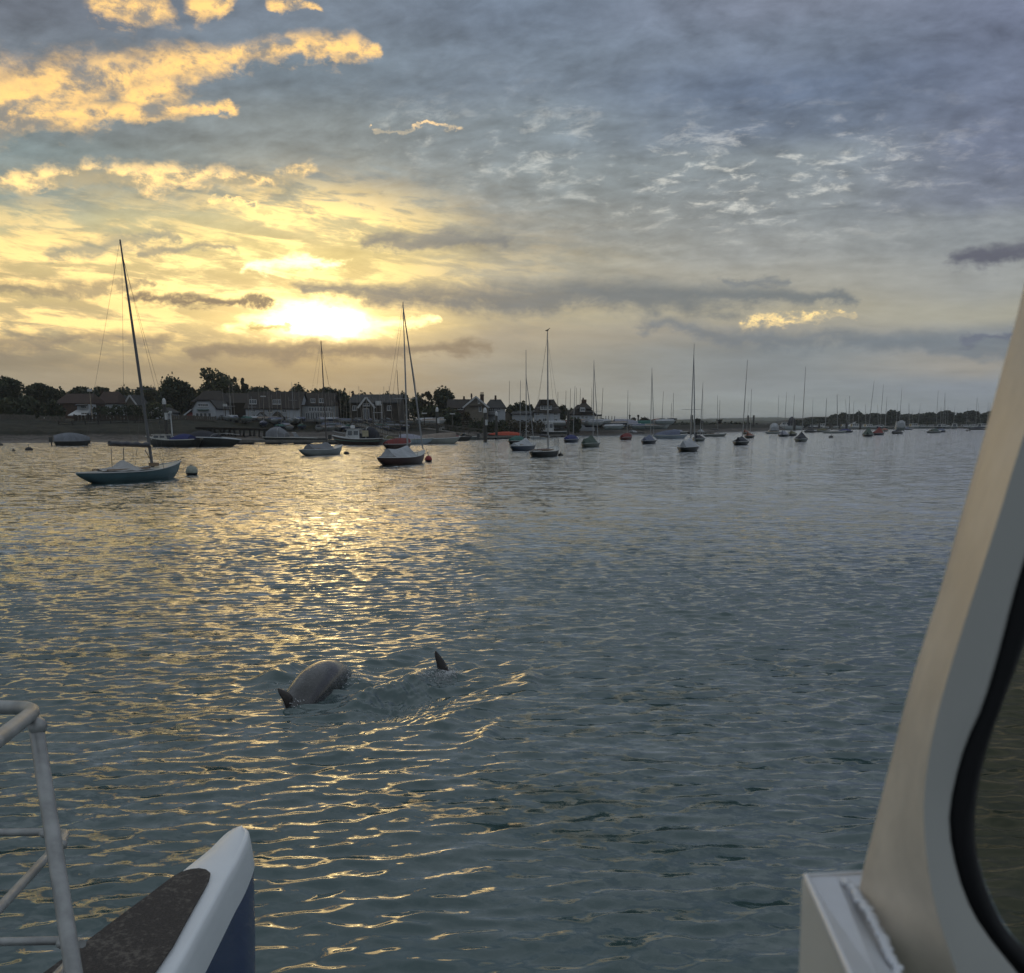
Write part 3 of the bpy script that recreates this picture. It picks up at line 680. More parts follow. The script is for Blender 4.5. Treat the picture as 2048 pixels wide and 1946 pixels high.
def house(lab, px0, px1, pyb, pye, pyr, Y, dep, ridge='x', wall=None, roof=None, wins=(), chim=(), hip=0.0, gables=(), name='house', over=0.35, low=None, group='houses along the left shore'):
    wall = wall or WHITE; roof = roof or TILE
    zb, ze = z_of(pyb, Y), z_of(pye, Y); x0, x1 = x_of(px0, Y, ze), x_of(px1, Y, ze); zb = min(zb, gz((px0 + px1) / 2, Y) - .1)
    root = empty(name, ((x0 + x1) / 2, Y, zb), 0, lab, 'house', group)
    if ridge == 'x':
        Yr = Y + dep / 2; zr = z_of(pyr, Yr)
        m = MB(); m.box(x0, x1, Y, Y + dep, zb, ze)
        if hip < 0.01:
            for xx in (x0, x1 - .2): m.prism([(xx, Y, ze), (xx, Y + dep, ze), (xx, Yr, zr - .1)], (.2, 0, 0))
        wb(m, 'wall', wall, root)
        o_ = over; r = MB(); h = hip * (x1 - x0); sl = (zr - ze) / (dep / 2); A = (x0 - o_, Y - o_, ze - o_ * sl); B = (x1 + o_, Y - o_, ze - o_ * sl); C = (x1 + o_ - h, Yr, zr); D_ = (x0 - o_ + h, Yr, zr)
        A2, B2 = (A[0], Y + dep + o_, A[2]), (B[0], Y + dep + o_, B[2])
        up = .18; vs = [A, B, C, D_, A2, B2]; n = len(vs); top = [(v[0], v[1], v[2] + up) for v in vs]
        fs = [(0,1,2,3), (5,4,3,2)]
        if hip > .01: fs += [(1,5,2), (4,0,3)]
        r.add(top, fs); r.add(vs, [f[::-1] for f in fs])
        for q in ((0,1), (5,4)) + (((1,5), (4,0)) if hip > .01 else ((1,2), (2,5), (4,3), (3,0))): r.add([vs[q[0]], vs[q[1]], top[q[1]], top[q[0]]], [(0,1,2,3)])
    else:
        xm = (x0 + x1) / 2; zr = z_of(pyr, Y); sl = (zr - ze) / ((x1 - x0) / 2); o_ = over
        m = MB(); m.prism([(x0, Y, zb), (x1, Y, zb), (x1, Y, ze), (xm, Y, zr - .1), (x0, Y, ze)], (0, dep, 0)); wb(m, 'wall', wall, root)
        r = MB(); 
        for sg, xe in ((-1, x0), (1, x1)):
            r.prism([(xe + sg * o_, Y - o_, ze - o_ * sl), (xm, Y - o_, zr), (xm, Y - o_, zr + .22), (xe + sg * o_, Y - o_, ze - o_ * sl + .22)], (0, dep + 2 * o_, 0))
    ro = wb(r, 'roof', roof, root)
    if ridge == 'y' and gables:
        g = MB()
        for sg, xe in ((-1, x0), (1, x1)):
            g.beam((xe + sg * o_, Y - o_ - .08, ze - o_ * sl), (xm, Y - o_ - .08, zr + .05), .10, .34)
        wb(g, 'bargeboard', TRIM, root)
    for (a, b, c, d, *kind) in wins:
        window(root, a, c, b, d, Y - .03, *kind)
    for (cx, ct, cw) in chim:
        zc = z_of(ct, Yr if ridge == 'x' else Y + dep / 3); yy = Yr if ridge == 'x' else Y + dep / 3; xx = x_of(cx, yy, zc); w_ = cw / F * yy
        c_ = MB(); c_.box(xx - w_ / 2, xx + w_ / 2, yy - .45, yy + .45, zr - 1.4, zc); c_.box(xx - w_ / 2 - .07, xx + w_ / 2 + .07, yy - .52, yy + .52, zc - .25, zc - .05)
        co = wsub(c_, 'chimney', BRICK, ro, root)
        for q in (-.25, .25):
            p_ = MB(); p_.lathe([(.13, zc), (.11, zc + .45), (.14, zc + .5), (.14, zc + .52), (0, zc + .52)], 8, (xx + q * w_, yy, 0)); p_.v = p_.v; wsub(p_, 'chimney_pot', TILER, ro, root)
    return root
def window(root, px0, px1, py0, py1, Y, bars=2, fr=None):
    z0, z1 = z_of(py1, Y), z_of(py0, Y); x0, x1 = x_of(px0, Y, z0), x_of(px1, Y, z0); fr = fr or TRIM
    f = MB(); t_ = .09; y0, y1 = Y - .07, Y
    f.box(x0 - t_, x1 + t_, y0, y1, z1, z1 + t_); f.box(x0 - t_, x1 + t_, y0 - .05, y1, z0 - t_, z0); f.box(x0 - t_, x0, y0, y1, z0, z1); f.box(x1, x1 + t_, y0, y1, z0, z1)
    for i in range(1, bars): xx = x0 + (x1 - x0) * i / bars; f.box(xx - .035, xx + .035, y0, y1, z0, z1)
    fo_ = wb(f, 'window', fr, root); p = MB(); p.box(x0, x1, Y - .02, Y - .005, z0, z1); wsub(p, 'pane', GLASS, fo_, root)
    s_ = MB(); s_.box(x0 - .15, x1 + .15, Y - .16, Y - .071, z0 - t_ - .07, z0 - t_ + .0); wsub(s_, 'sill', fr, fo_, root)
# crop helpers: measured in zoomed views
def c1(x, y): return (60 + x * .10132, 760 + y * .10132)
# red-roofed house on the left with white porch
h = house('red brown roofed brick house behind the left hedge with a white sun porch', 113, 178, 833, 806.5, 789, 228, 9, 'x', BRICK, TILER, [(114, 808, 119, 816, 1)], hip=.12)
xa, xb = x_of(161, 225, 3), x_of(184, 225, 3)
p_ = MB(); p_.box(xa, xb, 224, 228, 3.2, z_of(808.5, 224)); wb(p_, 'porch_wall', WHITE, h)
p_ = MB(); zc = z_of(823, 223); p_.prism([(xa - 1.0, 221.2, zc - .9), (xb + .3, 221.2, zc - .9), (xb + .2, 224, zc + .2), (xa - .2, 224, zc + .2)], (0, 0, .15)); wb(p_, 'porch_roof', TRIM, h)
p_ = MB(); p_.prism([(xa, 224 - .1, z_of(809, 224)), (xb, 224 - .1, z_of(809, 224)), (xb + .3, 222.6, z_of(812, 224)), (xa - .1, 222.6, z_of(812, 224))], (0, 0, .12)); wb(p_, 'upper_canopy', SLATE, h)
for a in range(6): window(h, 163.5 + a * 3.4, 165.8 + a * 3.4, 826, 831, 221.6, 1)
window(h, 163, 172, 811.5, 816, 223.9, 3)
house('house with a hipped red tiled roof showing above the tall hedge', 190, 232, 832, 806, 785, 246, 9, 'x', WHITE, TILER, hip=.22, chim=[(205, 783, 5)])
for (a, b, apex, lab) in ((229, 244, 792, 'steep grey gable peeping over the hedge beside the red hipped roof'), (250, 273, 791, 'steep white gable peeping over the hedge left of the blue yacht mast')):
    house(lab, a, b, 832, 808, apex, 252, 8, 'y', CREAM, SLATE, gables=(1,))
house('small white gabled shed behind the white capped pile', 301, 335, 838, 825, 816.5, 212, 7, 'y', WHITE, SLATE, [(310, 826, 329, 829, 4)], gables=(1,))
# white gambrel house
Yg = 212; wl = [(385,835),(385,816.5),(393,802.5),(419,802.5),(431,816),(433,835)]
h = empty('house', (x_of(408, Yg, 3.2), Yg, 3.0), 0, 'white gambrel fronted house with long upper window beside the boat yard', 'house', 'houses along the left shore')
pts = [(x_of(a, Yg, z_of(b, Yg)), Yg, max(z_of(b, Yg), 3.0) if b < 830 else 3.0) for a, b in wl]
m = MB(); m.prism(pts, (0, 10, 0)); wb(m, 'wall', WHITE, h)
m = MB()
for (a, b), (c, d) in (((383,819),(393,801.5)), ((393,801.5),(419,801.5)), ((419,801.5),(433,818.5))):
    A, B = at_y(a, b, Yg - .35), at_y(c, d, Yg - .35); dd = (B - A).normalized(); nrm = Vector((-dd.z, 0, dd.x)) * .22
    m.prism([A, B, B + nrm, A + nrm], (0, 10.7, 0))
ro = wb(m, 'roof', SLATE, h)
m = MB(); A = at_y(366, 830, Yg - .2); B = at_y(385.5, 814.5, Yg - .2); m.prism([A, (A.x, A.y, A.z - .35), (B.x, B.y, B.z - .35), B], (0, 7, 0)); wb(m, 'lean_to_roof', WHITE, h)
m = MB(); m.box(A.x + .5, B.x, Yg + .4, Yg + 6, 3.0, A.z + .5); wb(m, 'lean_to_wall', mat('red_door_paint', (.25, .05, .04), .6), h)
window(h, 397, 416, 808, 812.5, Yg - .03, 5); m = MB(); z_ = z_of(820.5, Yg); m.box(x_of(395, Yg, 6), x_of(418, Yg, 6), Yg - .9, Yg, z_, z_ + .18); wb(m, 'balcony', mat('green_rail', (.10, .16, .14), .6), h)
for a in (392.5, 400.5, 408.5, 417): window(h, a, a + 5, 826.5, 833, Yg - .03, 1)
house('brown tiled roof house rising behind the white gambrel front', 386, 440, 833, 804, 783, 232, 10, 'x', TILEH, TILE, hip=.25)
house('dark brown tiled house between the gambrel front and the long building', 432, 492, 835, 806, 788, 240, 10, 'x', TILEH, TILE)
# the long tiled building
h = house('long building with tile hung upper storey, white ground floor and two white dormer windows', 491, 598, 841, 816.5, 785, 222, 11, 'x', WHITE, TILE, [(500, 799.5, 512.5, 807, 3), (546.5, 800, 561.5, 807.5, 4), (503.5, 819, 510, 823, 2), (536, 819, 544, 824, 2), (565, 819.5, 573, 824, 2), (504, 829, 510, 838, 2), (564, 833, 575, 838, 3)])
for (cx, zt_) in ((521, 826), (553, 825)):
    m = MB(); Yp = 219.5; zt2 = z_of(zt_, Yp); x_ = x_of(cx, Yp, 4); m.prism([(x_ - 1.0, Yp, 2.9), (x_ + 1.0, Yp, 2.9), (x_ + 1.0, Yp, zt2 - 1.0), (x_, Yp, zt2), (x_ - 1.0, Yp, zt2 - 1.0)], (0, 2.5, 0)); wb(m, 'porch', GREYT if cx > 540 else WHITE, h)
    m = MB()
    for sg in (-1, 1): m.prism([(x_, Yp - .2, zt2 + .02), (x_ + sg * 1.3, Yp - .2, zt2 - 1.2), (x_ + sg * 1.3, Yp - .2, zt2 - 1.05), (x_, Yp - .2, zt2 + .2)], (0, 2.6, 0))
    wb(m, 'porch_roof', SLATE, h); m = MB(); m.box(x_ - .5, x_ + .5, Yp - .05, Yp - .01, 2.95, zt2 - 1.1); wb(m, 'door', GLASS, h)
h = house('tile hung house with small white windows over a pale glazed sun room', 594, 664, 841, 812, 787, 228, 10, 'x', TILEH, TILE, [(595, 797, 600, 805, 1), (622.5, 798, 630, 804.5, 2), (639, 798, 647, 804.5, 2)])
Ys = 224; m = MB(); m.box(x_of(604, Ys, 5), x_of(671, Ys, 5), Ys, Ys + 4, 2.9, z_of(812, Ys)); wb(m, 'sun_room', mat('pale_grey_panel', (.24, .25, .26), .6), h)
for i in range(8): window(h, 618 + i * 5.6, 622 + i * 5.6, 815, 822, Ys - .03, 1)
for i in range(6): window(h, 612 + i * 9.6, 619.5 + i * 9.6, 826, 838, Ys - .03, 2)
m = MB(); m.box(x_of(604, Ys, 5) - .2, x_of(671, Ys, 5) + .2, Ys - .2, Ys + 4, z_of(812, Ys), z_of(812, Ys) + .2); wb(m, 'flat_roof', SLATE, h)
# dark clubhouse with the big gable
h = house('long dark clubhouse with a big white edged gable behind the dinghy masts', 700, 798, 842, 806, 790.5, 222, 12, 'x', TIMBER, SLATE, [(706, 812, 712, 820, 2), (775, 812, 782, 820, 2)], chim=[(706, 787, 3)])
g2_ = house('x', 719, 747, 842, 812, 795, 219.5, 6, 'y', TIMBER, SLATE, [(727, 808, 739, 811, 3), (727, 818, 738, 838, 3)], gables=(1,), name='gable_wing')
g2_.parent = h; g2_.location = g2_.location - h.location
for k_ in ('label', 'category', 'group'): del g2_[k_]
# restructure: the wing's parts become parts of the clubhouse
off = g2_.location.copy()
for ch in list(g2_.children):
    ch.parent = h; ch.location = off
bpy.data.objects.remove(g2_)
m = MB(); zb1, zb2 = z_of(842, 219), z_of(808, 219)
x_ = x_of(757, 219, 4); m.box(x_ - .5, x_ + .5, 218.6, 219.6, zb2 - .2, zb2 + .1)
for q in (-.9, .7):
    m.beam((x_ + q, 219, 2.8), (x_ + q, 219, zb2), .12)
m.beam((x_ - 1.1, 219, (zb1 + zb2) / 2), (x_ + .9, 219, (zb1 + zb2) / 2), .1); m.box(x_ - .5, x_ + .6, 218.7, 219.3, zb2 - .3, zb2 + .6)
rt_ = empty('lookout_frame', (x_, 219, 2.8), 0, 'pale timber lookout frame beside the clubhouse gable', 'frame'); wb(m, 'frame', TRIM, rt_)
# houses right of the big tree
h = house('long low brown roofed brick house left of the tan gabled house', 896, 952, 832, 816, 800, 246, 10, 'x', BRICK, TILE, [(916, 816.5, 920, 818.5, 1), (922, 816.5, 926, 818.5, 1)], chim=[(928, 797, 3), (943, 791.5, 2.4)])
h = house('tan boarded gabled house with twin chimneys above the marina', 929, 975, 834, 813, 794, 232, 9, 'y', CREAM, TILE, [(956.5, 800, 959, 806, 1), (958.5, 812, 962.5, 822, 1)], gables=(1,), chim=[(964, 789, 7)])
m = MB(); zt_ = z_of(811, 231.9); m.box(x_of(938, 231.9, 6), x_of(968, 231.9, 6), 231.6, 231.9, zt_ - .2, zt_); wb(m, 'cross_beam', TIMBER, h)
h = house('white walled house with a dark roof joined right of the tan gable', 971, 1010, 834, 816, 800.5, 238, 9, 'x', WHITE, SLATE, [(978, 816, 988, 823, 3), (995, 816.5, 1000, 820, 2)], chim=[(991, 795.5, 3)], hip=.3)
m = MB(); zt_ = z_of(821, 235); 
for i in range(9): xx = x_of(973 + i * 2.1, 235.2, zt_); m.beam((xx, 235.2, zt_ - .8), (xx, 235.2, zt_), .06)
m.beam((x_of(972, 235.2, 5), 235.2, zt_), (x_of(991, 235.2, 5), 235.2, zt_), .09); m.box(x_of(972, 235.2, 5), x_of(991, 235.2, 5), 235, 238, zt_ - 1.0, zt_ - .85); wb(m, 'balcony', SLATE, h)
house('low white outbuilding with a blue grey end between the trees and the dormer house', 1024, 1066, 838, 828.5, 824.5, 250, 6, 'x', WHITE, SLATE, hip=.1)
house('tiny pale cottage gable right of the white walled house', 1009, 1021, 835, 829, 824, 256, 6, 'y', CREAM, SLATE)
# dormer house
h = house('white rendered house with a steep dark hipped roof and wide dormer window', 1069, 1120, 843, 824.5, 800.5, 244, 10, 'x', WHITE, TILE, [(1071, 826.5, 1078.5, 830.5, 3), (1087, 826, 1094, 830.5, 3), (1108, 826, 1115, 830, 3), (1086, 837, 1093, 842, 2), (1109, 838, 1114, 842, 2)], hip=.27)
Yd = 244.5; m = MB(); m.box(x_of(1080.5, Yd, 9), x_of(1104, Yd, 9), Yd, Yd + 4.2, z_of(819.5, Yd), z_of(811, Yd)); wb(m, 'dormer', TRIM, h)
m = MB(); m.box(x_of(1079.5, Yd, 9), x_of(1105, Yd, 9), Yd - .4, Yd + 4.2, z_of(811, Yd), z_of(809, Yd)); m.box(x_of(1082, Yd, 9), x_of(1101.5, Yd, 9), Yd + 2.5, Yd + 5.5, z_of(809, Yd), z_of(800, Yd + 3)); wb(m, 'dormer_roof', TILE, h)
window(h, 1081.5, 1086, 812, 818.5, Yd - .02, 2)
window(h, 1088, 1096, 812, 818.5, Yd - .02, 4); window(h, 1097.5, 1103, 812, 818.5, Yd - .02, 2)
# steep roofed house
h = house('white house with a steep dark roof, central dormer and tall chimney at the yard', 1143, 1190, 845, 829, 811, 246, 10, 'x', WHITE, TILE, [(1155, 833, 1159, 836, 2), (1163, 832, 1167, 837, 2), (1171, 833, 1175, 837, 2)], chim=[], hip=.36)
m = MB(); Yc = 249; zc_ = z_of(799, Yc); x_ = x_of(1168.5, Yc, 9); m.prism([(x_ - 1.75, Yc - 3.5, z_of(818, Yc)), (x_ + 1.75, Yc - 3.5, z_of(818, Yc)), (x_ + .5, Yc, z_of(806, Yc)), (x_ - .5, Yc, z_of(806, Yc))], (0, 3.0, 0)); wb(m, 'upper_roof', TILE, h)
m = MB(); m.box(x_ - .55, x_ + .55, Yc, Yc + 1.2, z_of(815, Yc), zc_); m.box(x_ - .4, x_ - .05, Yc, Yc + .5, zc_, zc_ + .4); wb(m, 'chimney', BRICK, h)
m = MB(); Yw = 245.6; m.box(x_of(1160.5, Yw, 8), x_of(1170.5, Yw, 8), Yw, Yw + 3, z_of(823.5, Yw), z_of(815, Yw)); wb(m, 'dormer', TRIM, h)
window(h, 1162, 1169.5, 817, 821.5, Yw - .02, 2)
m = MB(); Yv = 252
for i in range(4): xx = x_of(1192 + i * 3.2, Yv, 5); m.beam((xx, Yv, 2.2), (xx, Yv, z_of(832, Yv)), .14)
m.box(x_of(1190, Yv, 5), x_of(1203, Yv, 5), Yv - 1.5, Yv + 2, z_of(832, Yv), z_of(829, Yv)); sh_ = empty('shelter', (x_of(1197, Yv, 2), Yv, 2.2), 0, 'open sided veranda shelter right of the steep roofed house', 'shelter'); wb(m, 'frame', TIMBER, sh_)
# sheds and posts on the spit
def shed(px0, px1, pyt, pyb, Y, lab, m_, name='shed'):
    g = z_of(pyb, Y) - .3; x0, x1 = x_of(px0, Y, g), x_of(px1, Y, g); r = empty(name, ((x0 + x1) / 2, Y, g), 0, lab, 'shed'); zt_ = z_of(pyt, Y)
    m = MB(); m.box(x0, x1, Y, Y + 3, g, zt_ - .3); wb(m, 'wall', m_, r); m = MB(); xm = (x0 + x1) / 2
    m.prism([(x0 - .2, Y - .2, zt_ - .3), (x1 + .2, Y - .2, zt_ - .3), (xm, Y - .2, zt_ + .2)], (0, 3.4, 0)); wb(m, 'roof', SLATE, r)
shed(1264, 1272, 836, 843, 290, 'small pale hut between the two round beacons on the spit', CREAM)
shed(1234, 1256, 841.5, 845, 300, 'long low pale shed on the spit behind the parked boats', CREAM)
shed(1202, 1210, 838, 842, 262, 'small dark hut at the end of the yard', TIMBER)
for (px, a, b, w_, lab) in ((1259, 829.5, 842, 3.2, 'left dark beacon post with a bulging top on the spit'), (1276, 829.5, 848, 3.6, 'right dark beacon post with a wide cap on the spit')):
    Y = 286; z0, z1 = z_of(b, Y) - .5, z_of(a, Y); x_ = x_of(px, Y, z0); r = empty('beacon', (x_, Y, z0), 0, lab, 'beacon', 'beacons on the spit'); w_ = w_ / F * Y / 2
    m = MB(); m.lathe([(w_, 0), (w_ * .8, (z1 - z0) * .5), (w_ * .7, (z1 - z0) * .8)], 10); m.build('post', DARKT, r); m = MB(); m.lathe([(0, (z1 - z0) * .8), (w_ * 1.1, (z1 - z0) * .82), (w_ * 1.2, (z1 - z0) * .95), (w_ * .6, (z1 - z0)), (0, (z1 - z0))], 10); m.build('cap', DARKT, r)
for i, px in enumerate((1211.5, 1217, 1223.5, 1229)):
    Y = 268; z0, z1 = z_of(845, Y), z_of(832, Y); r = tag(MB().tube([(0, 0, -.5), (0, 0, z1 - z0)], .07, 6).build('fence_post', DARKT, None, (x_of(px, Y, z0), Y, z0)), ['first', 'second', 'third', 'fourth'][i] + ' thin dark pole from the left in the row right of the yard hut', 'post', 'thin poles by the yard hut')

# ------------------------------------------------------------------ fences, walls and walkways
def fence(lab, P0, P1, h, gap, m_, bw=None, rails=2, posts=2.4, name='fence', group=None):
    """P = (px, Y); upright boards, rails and posts, following the ground"""
    r = None; n = 0; A = Vector((x_of(P0[0], P0[1], 2.5), P0[1], 0)); B = Vector((x_of(P1[0], P1[1], 2.5), P1[1], 0)); L = (B - A).length; d = (B - A) / L
    zg = [gz(P0[0] + (P1[0] - P0[0]) * i / 20, P0[1] + (P1[1] - P0[1]) * i / 20) for i in range(21)]
    zat = lambda s: float(np.interp(s / L * 20, range(21), zg))
    r = empty(name, (A.x, A.y, zat(0)), 0, lab, 'fence', group); o = Vector(r.location)
    me = {}
    k = int(L / posts)
    pm = MB().box(-.09, .09, -.09, .09, -.3, h + .15).mesh('post', m_)
    for i in range(k + 1):
        s = i * posts; p = A + d * s; inst('post', pm, r, (p.x - o.x, p.y - o.y, zat(s) - o.z))
    for i in range(k):
        s = i * posts; p = A + d * s; q = A + d * (s + posts); pz, qz = zat(s), zat(s + posts)
        for j in range(rails):
            zz = h * (.25 + .6 * j / max(1, rails - 1)); MB().beam((p.x - o.x, p.y - o.y, pz - o.z + zz), (q.x - o.x, q.y - o.y, qz - o.z + zz), .05, .10).build('rail', m_, r)
        if bw:
            nb = max(1, int(posts / bw)); b = MB(); nv = Vector((d.y, -d.x, 0)) * .06
            for j in range(nb):
                f = (j + .5) / nb; c = p + (q - p) * f + nv; zc2 = pz + (qz - pz) * f; b.beam((c.x - o.x, c.y - o.y, zc2 - o.z), (c.x - o.x, c.y - o.y, zc2 - o.z + h + random.uniform(-.03, .03)), bw * .9, .03, up=(0, 1, 0))
            b.build('board_panel', m_, r)
    return r
fence('long pale boarded fence below the thicket at the far left', (-30, 184), (82, 180), .85, .1, GREYT, .28, 2, 2.2)
fence('broken grey fence with leaning posts right of the pale boarded fence', (82, 180), (140, 178), .8, .1, GREYT, .6, 2, 1.7)
fence('low weathered rail fence along the grass below the tall hedge', (150, 182), (300, 186), .95, .1, TIMBER, .5, 2, 2.3)
fence('lower dark timber rail along the top of the left mud bank', (118, 170), (360, 186), .55, .1, DARKT, None, 2, 2.2)
fence('grey rail fence in front of the white gambrel house', (345, 196), (440, 200), .9, .1, GREYT, .4, 2, 2.0)
fence('thin railing along the boat yard quay left of the ramps', (445, 206), (700, 216), .7, .1, TIMBER, None, 2, 2.6)
# quay wall made of sheet planks
def planks(lab, P0, P1, z0, z1, w, m_, name='quay_wall'):
    A = Vector((x_of(P0[0], P0[1], 2), P0[1], z0)); B = Vector((x_of(P1[0], P1[1], 2), P1[1], z0)); L = (B - A).length; d = (B - A) / L
    r = empty(name, A, 0, lab, 'quay wall'); n = int(L / w); ms = [MB().box(-w * .45, w * .45, -.06, .06, 0, z1 - z0 + q).mesh('plank', m_) for q in (0, .05, -.04)]
    a = atan2(d.y, d.x)
    for i in range(n): p = d * (i + .5) * w; inst('plank', ms[i % 3], r, (p.x, p.y + (i % 2) * .05, 0), a)
    m = MB(); m.beam((0, -.12, z1 - z0), (d.x * L, d.y * L - .12, z1 - z0), .3, .2); m.build('cap_rail', GREYT, r)
    m = MB(); m.beam((0, .25, (z1 - z0) / 2), (d.x * L, d.y * L + .25, (z1 - z0) / 2), .2, z1 - z0); m.build('backing', DARKT, r)
planks('dark green timber quay wall below the boat yard', (545, 212), (700, 215), .7, 2.9, .8, mat('weedy_timber', (.06, .062, .028), .9, var=.4))
planks('dark timber quay wall on the right below the house hedges', (860, 222), (1100, 246), .9, 2.7, .9, mat('weedy_timber2', (.05, .047, .034), .9, var=.4))
# old staging with crowded crooked legs
r = empty('jetty', (x_of(400, 178, 1), 178, 0), 0, 'old dark timber staging on many crooked legs over the mud', 'jetty')
A = Vector((x_of(400, 180, 1), 180, 0)); B = Vector((x_of(560, 184, 1), 181, 0)); rj = random.Random(3)
for i in range(46):
    f = (i + rj.uniform(-.3, .3)) / 46; p = A + (B - A) * f; zt_ = 1.75 - .25 * f; q = Vector((rj.uniform(-.35, .35), rj.uniform(-.8, .8), 0))
    MB().tube([Vector((p.x + q.x, p.y - 1.2 * (i % 3), gz(400 + 160 * f, p.y) - .35)) - r.location, Vector((p.x, p.y - 1.2 * (i % 3), zt_)) - r.location], rj.uniform(.09, .16), 6).build('leg', DARKT, r)
for j, yy in enumerate((0, -1.2, -2.4)):
    MB().beam(Vector((A.x, A.y + yy, 1.8)) - r.location, Vector((B.x, B.y + yy, 1.5)) - r.location, .22, .28).build('beam', DARKT, r)
n = 60; pl = MB().box(-.13, .13, -2.9, .4, 0, .08).mesh('plank', TIMBER)
for i in range(n): f = (i + .5) / n; p = A + (B - A) * f; inst('plank', pl, r, (p.x - r.location.x, p.y, 0 + 1.96 - .3 * f) if False else (p.x - r.location.x, p.y - r.location.y, 1.96 - .3 * f))
# gangways
def gangway(lab, P, Q, w=1.6, rail=1.1):
    """P, Q world points of the deck"""
    P, Q = Vector(P), Vector(Q); r = empty('gangway', P, 0, lab, 'gangway', 'gangways to the pontoons'); d = Q - P
    MB().beam((0, 0, 0), d, w, .22).build('deck', GREYT, r); L = d.length; n = max(3, int(L / 2.2)); side = Vector((-d.y, d.x, 0)).normalized() * w / 2
    for s in (-1, 1):
        o = side * s
        for h_, t_ in ((rail, .09), (rail * .55, .06)): MB().beam(o + Vector((0, 0, h_)), o + d + Vector((0, 0, h_)), t_).build('rail', GREYT, r)
        for i in range(n + 1): q = d * (i / n) + o; MB().beam(q, q + Vector((0, 0, rail)), .07).build('post', GREYT, r)
    return r
gangway('sloping pale gangway descending behind the small cabin fishing boat', at_y(713, 848, 206), at_y(790, 872, 168))
gangway('level timber walkway with posts over the upper mud', at_y(745, 851, 212), at_y(855, 853, 214))
gangway('long pale ramp sloping down right of the central white capped pile', at_y(851, 857, 200), at_y(958, 873, 182))
gangway('upper level walkway running along the right quay', at_y(880, 850, 218), at_y(1035, 855, 226), 1.2, .9)
# pontoons
PONT = mat('pontoon_deck', (0.15, 0.14, 0.125), .8, var=.2); PFL = mat('pontoon_float', (0.03, 0.03, 0.03), .6)
def pontoon(lab, P, Q, w=2.2, floats=None):
    P, Q = Vector((P[0], P[1], 0)), Vector((Q[0], Q[1], 0)); d = Q - P; L = d.length; u = d / L; a = atan2(d.y, d.x)
    r = empty('pontoon', P, 0, lab, 'pontoon', 'floating pontoons'); n = max(1, int(L / 3)); n2 = int(L / .5)
    fm_ = MB().box(-1.05, 1.05, -w * .42, w * .42, -.3, .34).mesh('float', PFL)
    for i in range(n): q = u * (i + .5) * L / n; inst('float', fm_, r, (q.x, q.y, 0), a)
    dm = MB().box(0, L, -w / 2, w / 2, .36, .50); dm.box(0, L, -w / 2 - .08, -w / 2, .2, .55); o = dm.build('deck', PONT, r); o.rotation_euler = (0, 0, a)
    return r
def gxy(px, py): g = ground(px, py); return (g.x, g.y)
pontoon('near floating pontoon running from the dark launch past the covered cruiser', gxy(462, 888), gxy(690, 887.5))
pontoon('floating pontoon behind the row of small boats by the central pile', gxy(690, 886), gxy(940, 879))
pontoon('floating pontoon on the right carrying the orange inflatable', gxy(930, 879.5), gxy(1140, 873.5))
pontoon('distant pontoon line of the far marina on the right', gxy(1585, 859.5), gxy(1820, 858.5), 3)
pontoon('second distant pontoon line at the right bank', gxy(1610, 857.2), gxy(2100, 856.6), 3)
pontoon('dark landing stage at the spit behind the dark hulled yacht', gxy(1382, 868), gxy(1420, 867), 3)
# rocks
RK = mat('bank_rocks', (0.11, 0.095, 0.085), .9, var=.45, vscale=.8)
rk_ms = []
for k in range(4):
    bm = bmesh.new(); bmesh.ops.create_icosphere(bm, subdivisions=1, radius=.5)
    for v in bm.verts: v.co *= random.uniform(.7, 1.2)
    me = bpy.data.meshes.new('rock'); bm.to_mesh(me); bm.free(); me.materials.append(RK); rk_ms.append(me)
rr = empty('rock_bank', (x_of(930, 192, 0), 192, 0), 0, 'bank of tumbled dark rocks between the ramp and the right pontoon', 'rocks')
for i in range(110):
    px = random.uniform(890, 1010); Y = random.uniform(186, 203) + (px - 950) * .08; q = random.uniform(.7, 1.9); g = gz(px, Y)
    o = inst('rock', rk_ms[i % 4], rr, (x_of(px, Y, 1) - rr.location.x, Y - rr.location.y, max(g, .05) + .25 * q), random.uniform(0, 6), (q, q, q * .7))
# piles
def pile(px, pyt, pyb, lab, cap=True, board=True, d=.42):
    g = ground(px, pyb); Y = g.y; zt_ = z_of(pyt, Y); r = empty('mooring_pile', (g.x, Y, 0), 0, lab, 'pile', 'mooring piles'); zc2 = zt_ - (.75 if cap else 0)
    MB().lathe([(d / 2 * 1.1, -1), (d / 2, zc2), (0, zc2)], 14).build('post', DARKT, r)
    if cap: MB().lathe([(d * .56, zc2 - .10), (d * .56, zc2 + .22), (d * .46, zc2 + .42), (d * .28, zc2 + .56), (d * .1, zc2 + .63), (0, zc2 + .64)], 14).build('cap', TRIM, r)
    if board: MB().box(d * .05, d * .05 + .36, -d / 2 - .06, -d / 2 - .02, zc2 - 1.9, zc2 - 1.1).build('board', TRIM, r)
pile(335, 794, 891, 'tall dark pile with white dome cap and notice board beside the dark launch'); pile(875, 812.5, 880, 'dark pile with white dome cap rising behind the small moored boats')
pile(970.5, 813.5, 883, 'dark pile with small white cap at the left end of the right pontoon', d=.5); pile(993, 821, 878, 'second dark white capped pile behind the orange inflatable', board=False)
pile(1136, 820, 876, 'dark pile with a gull on top at the right end of the right pontoon', cap=False, board=False, d=.5)
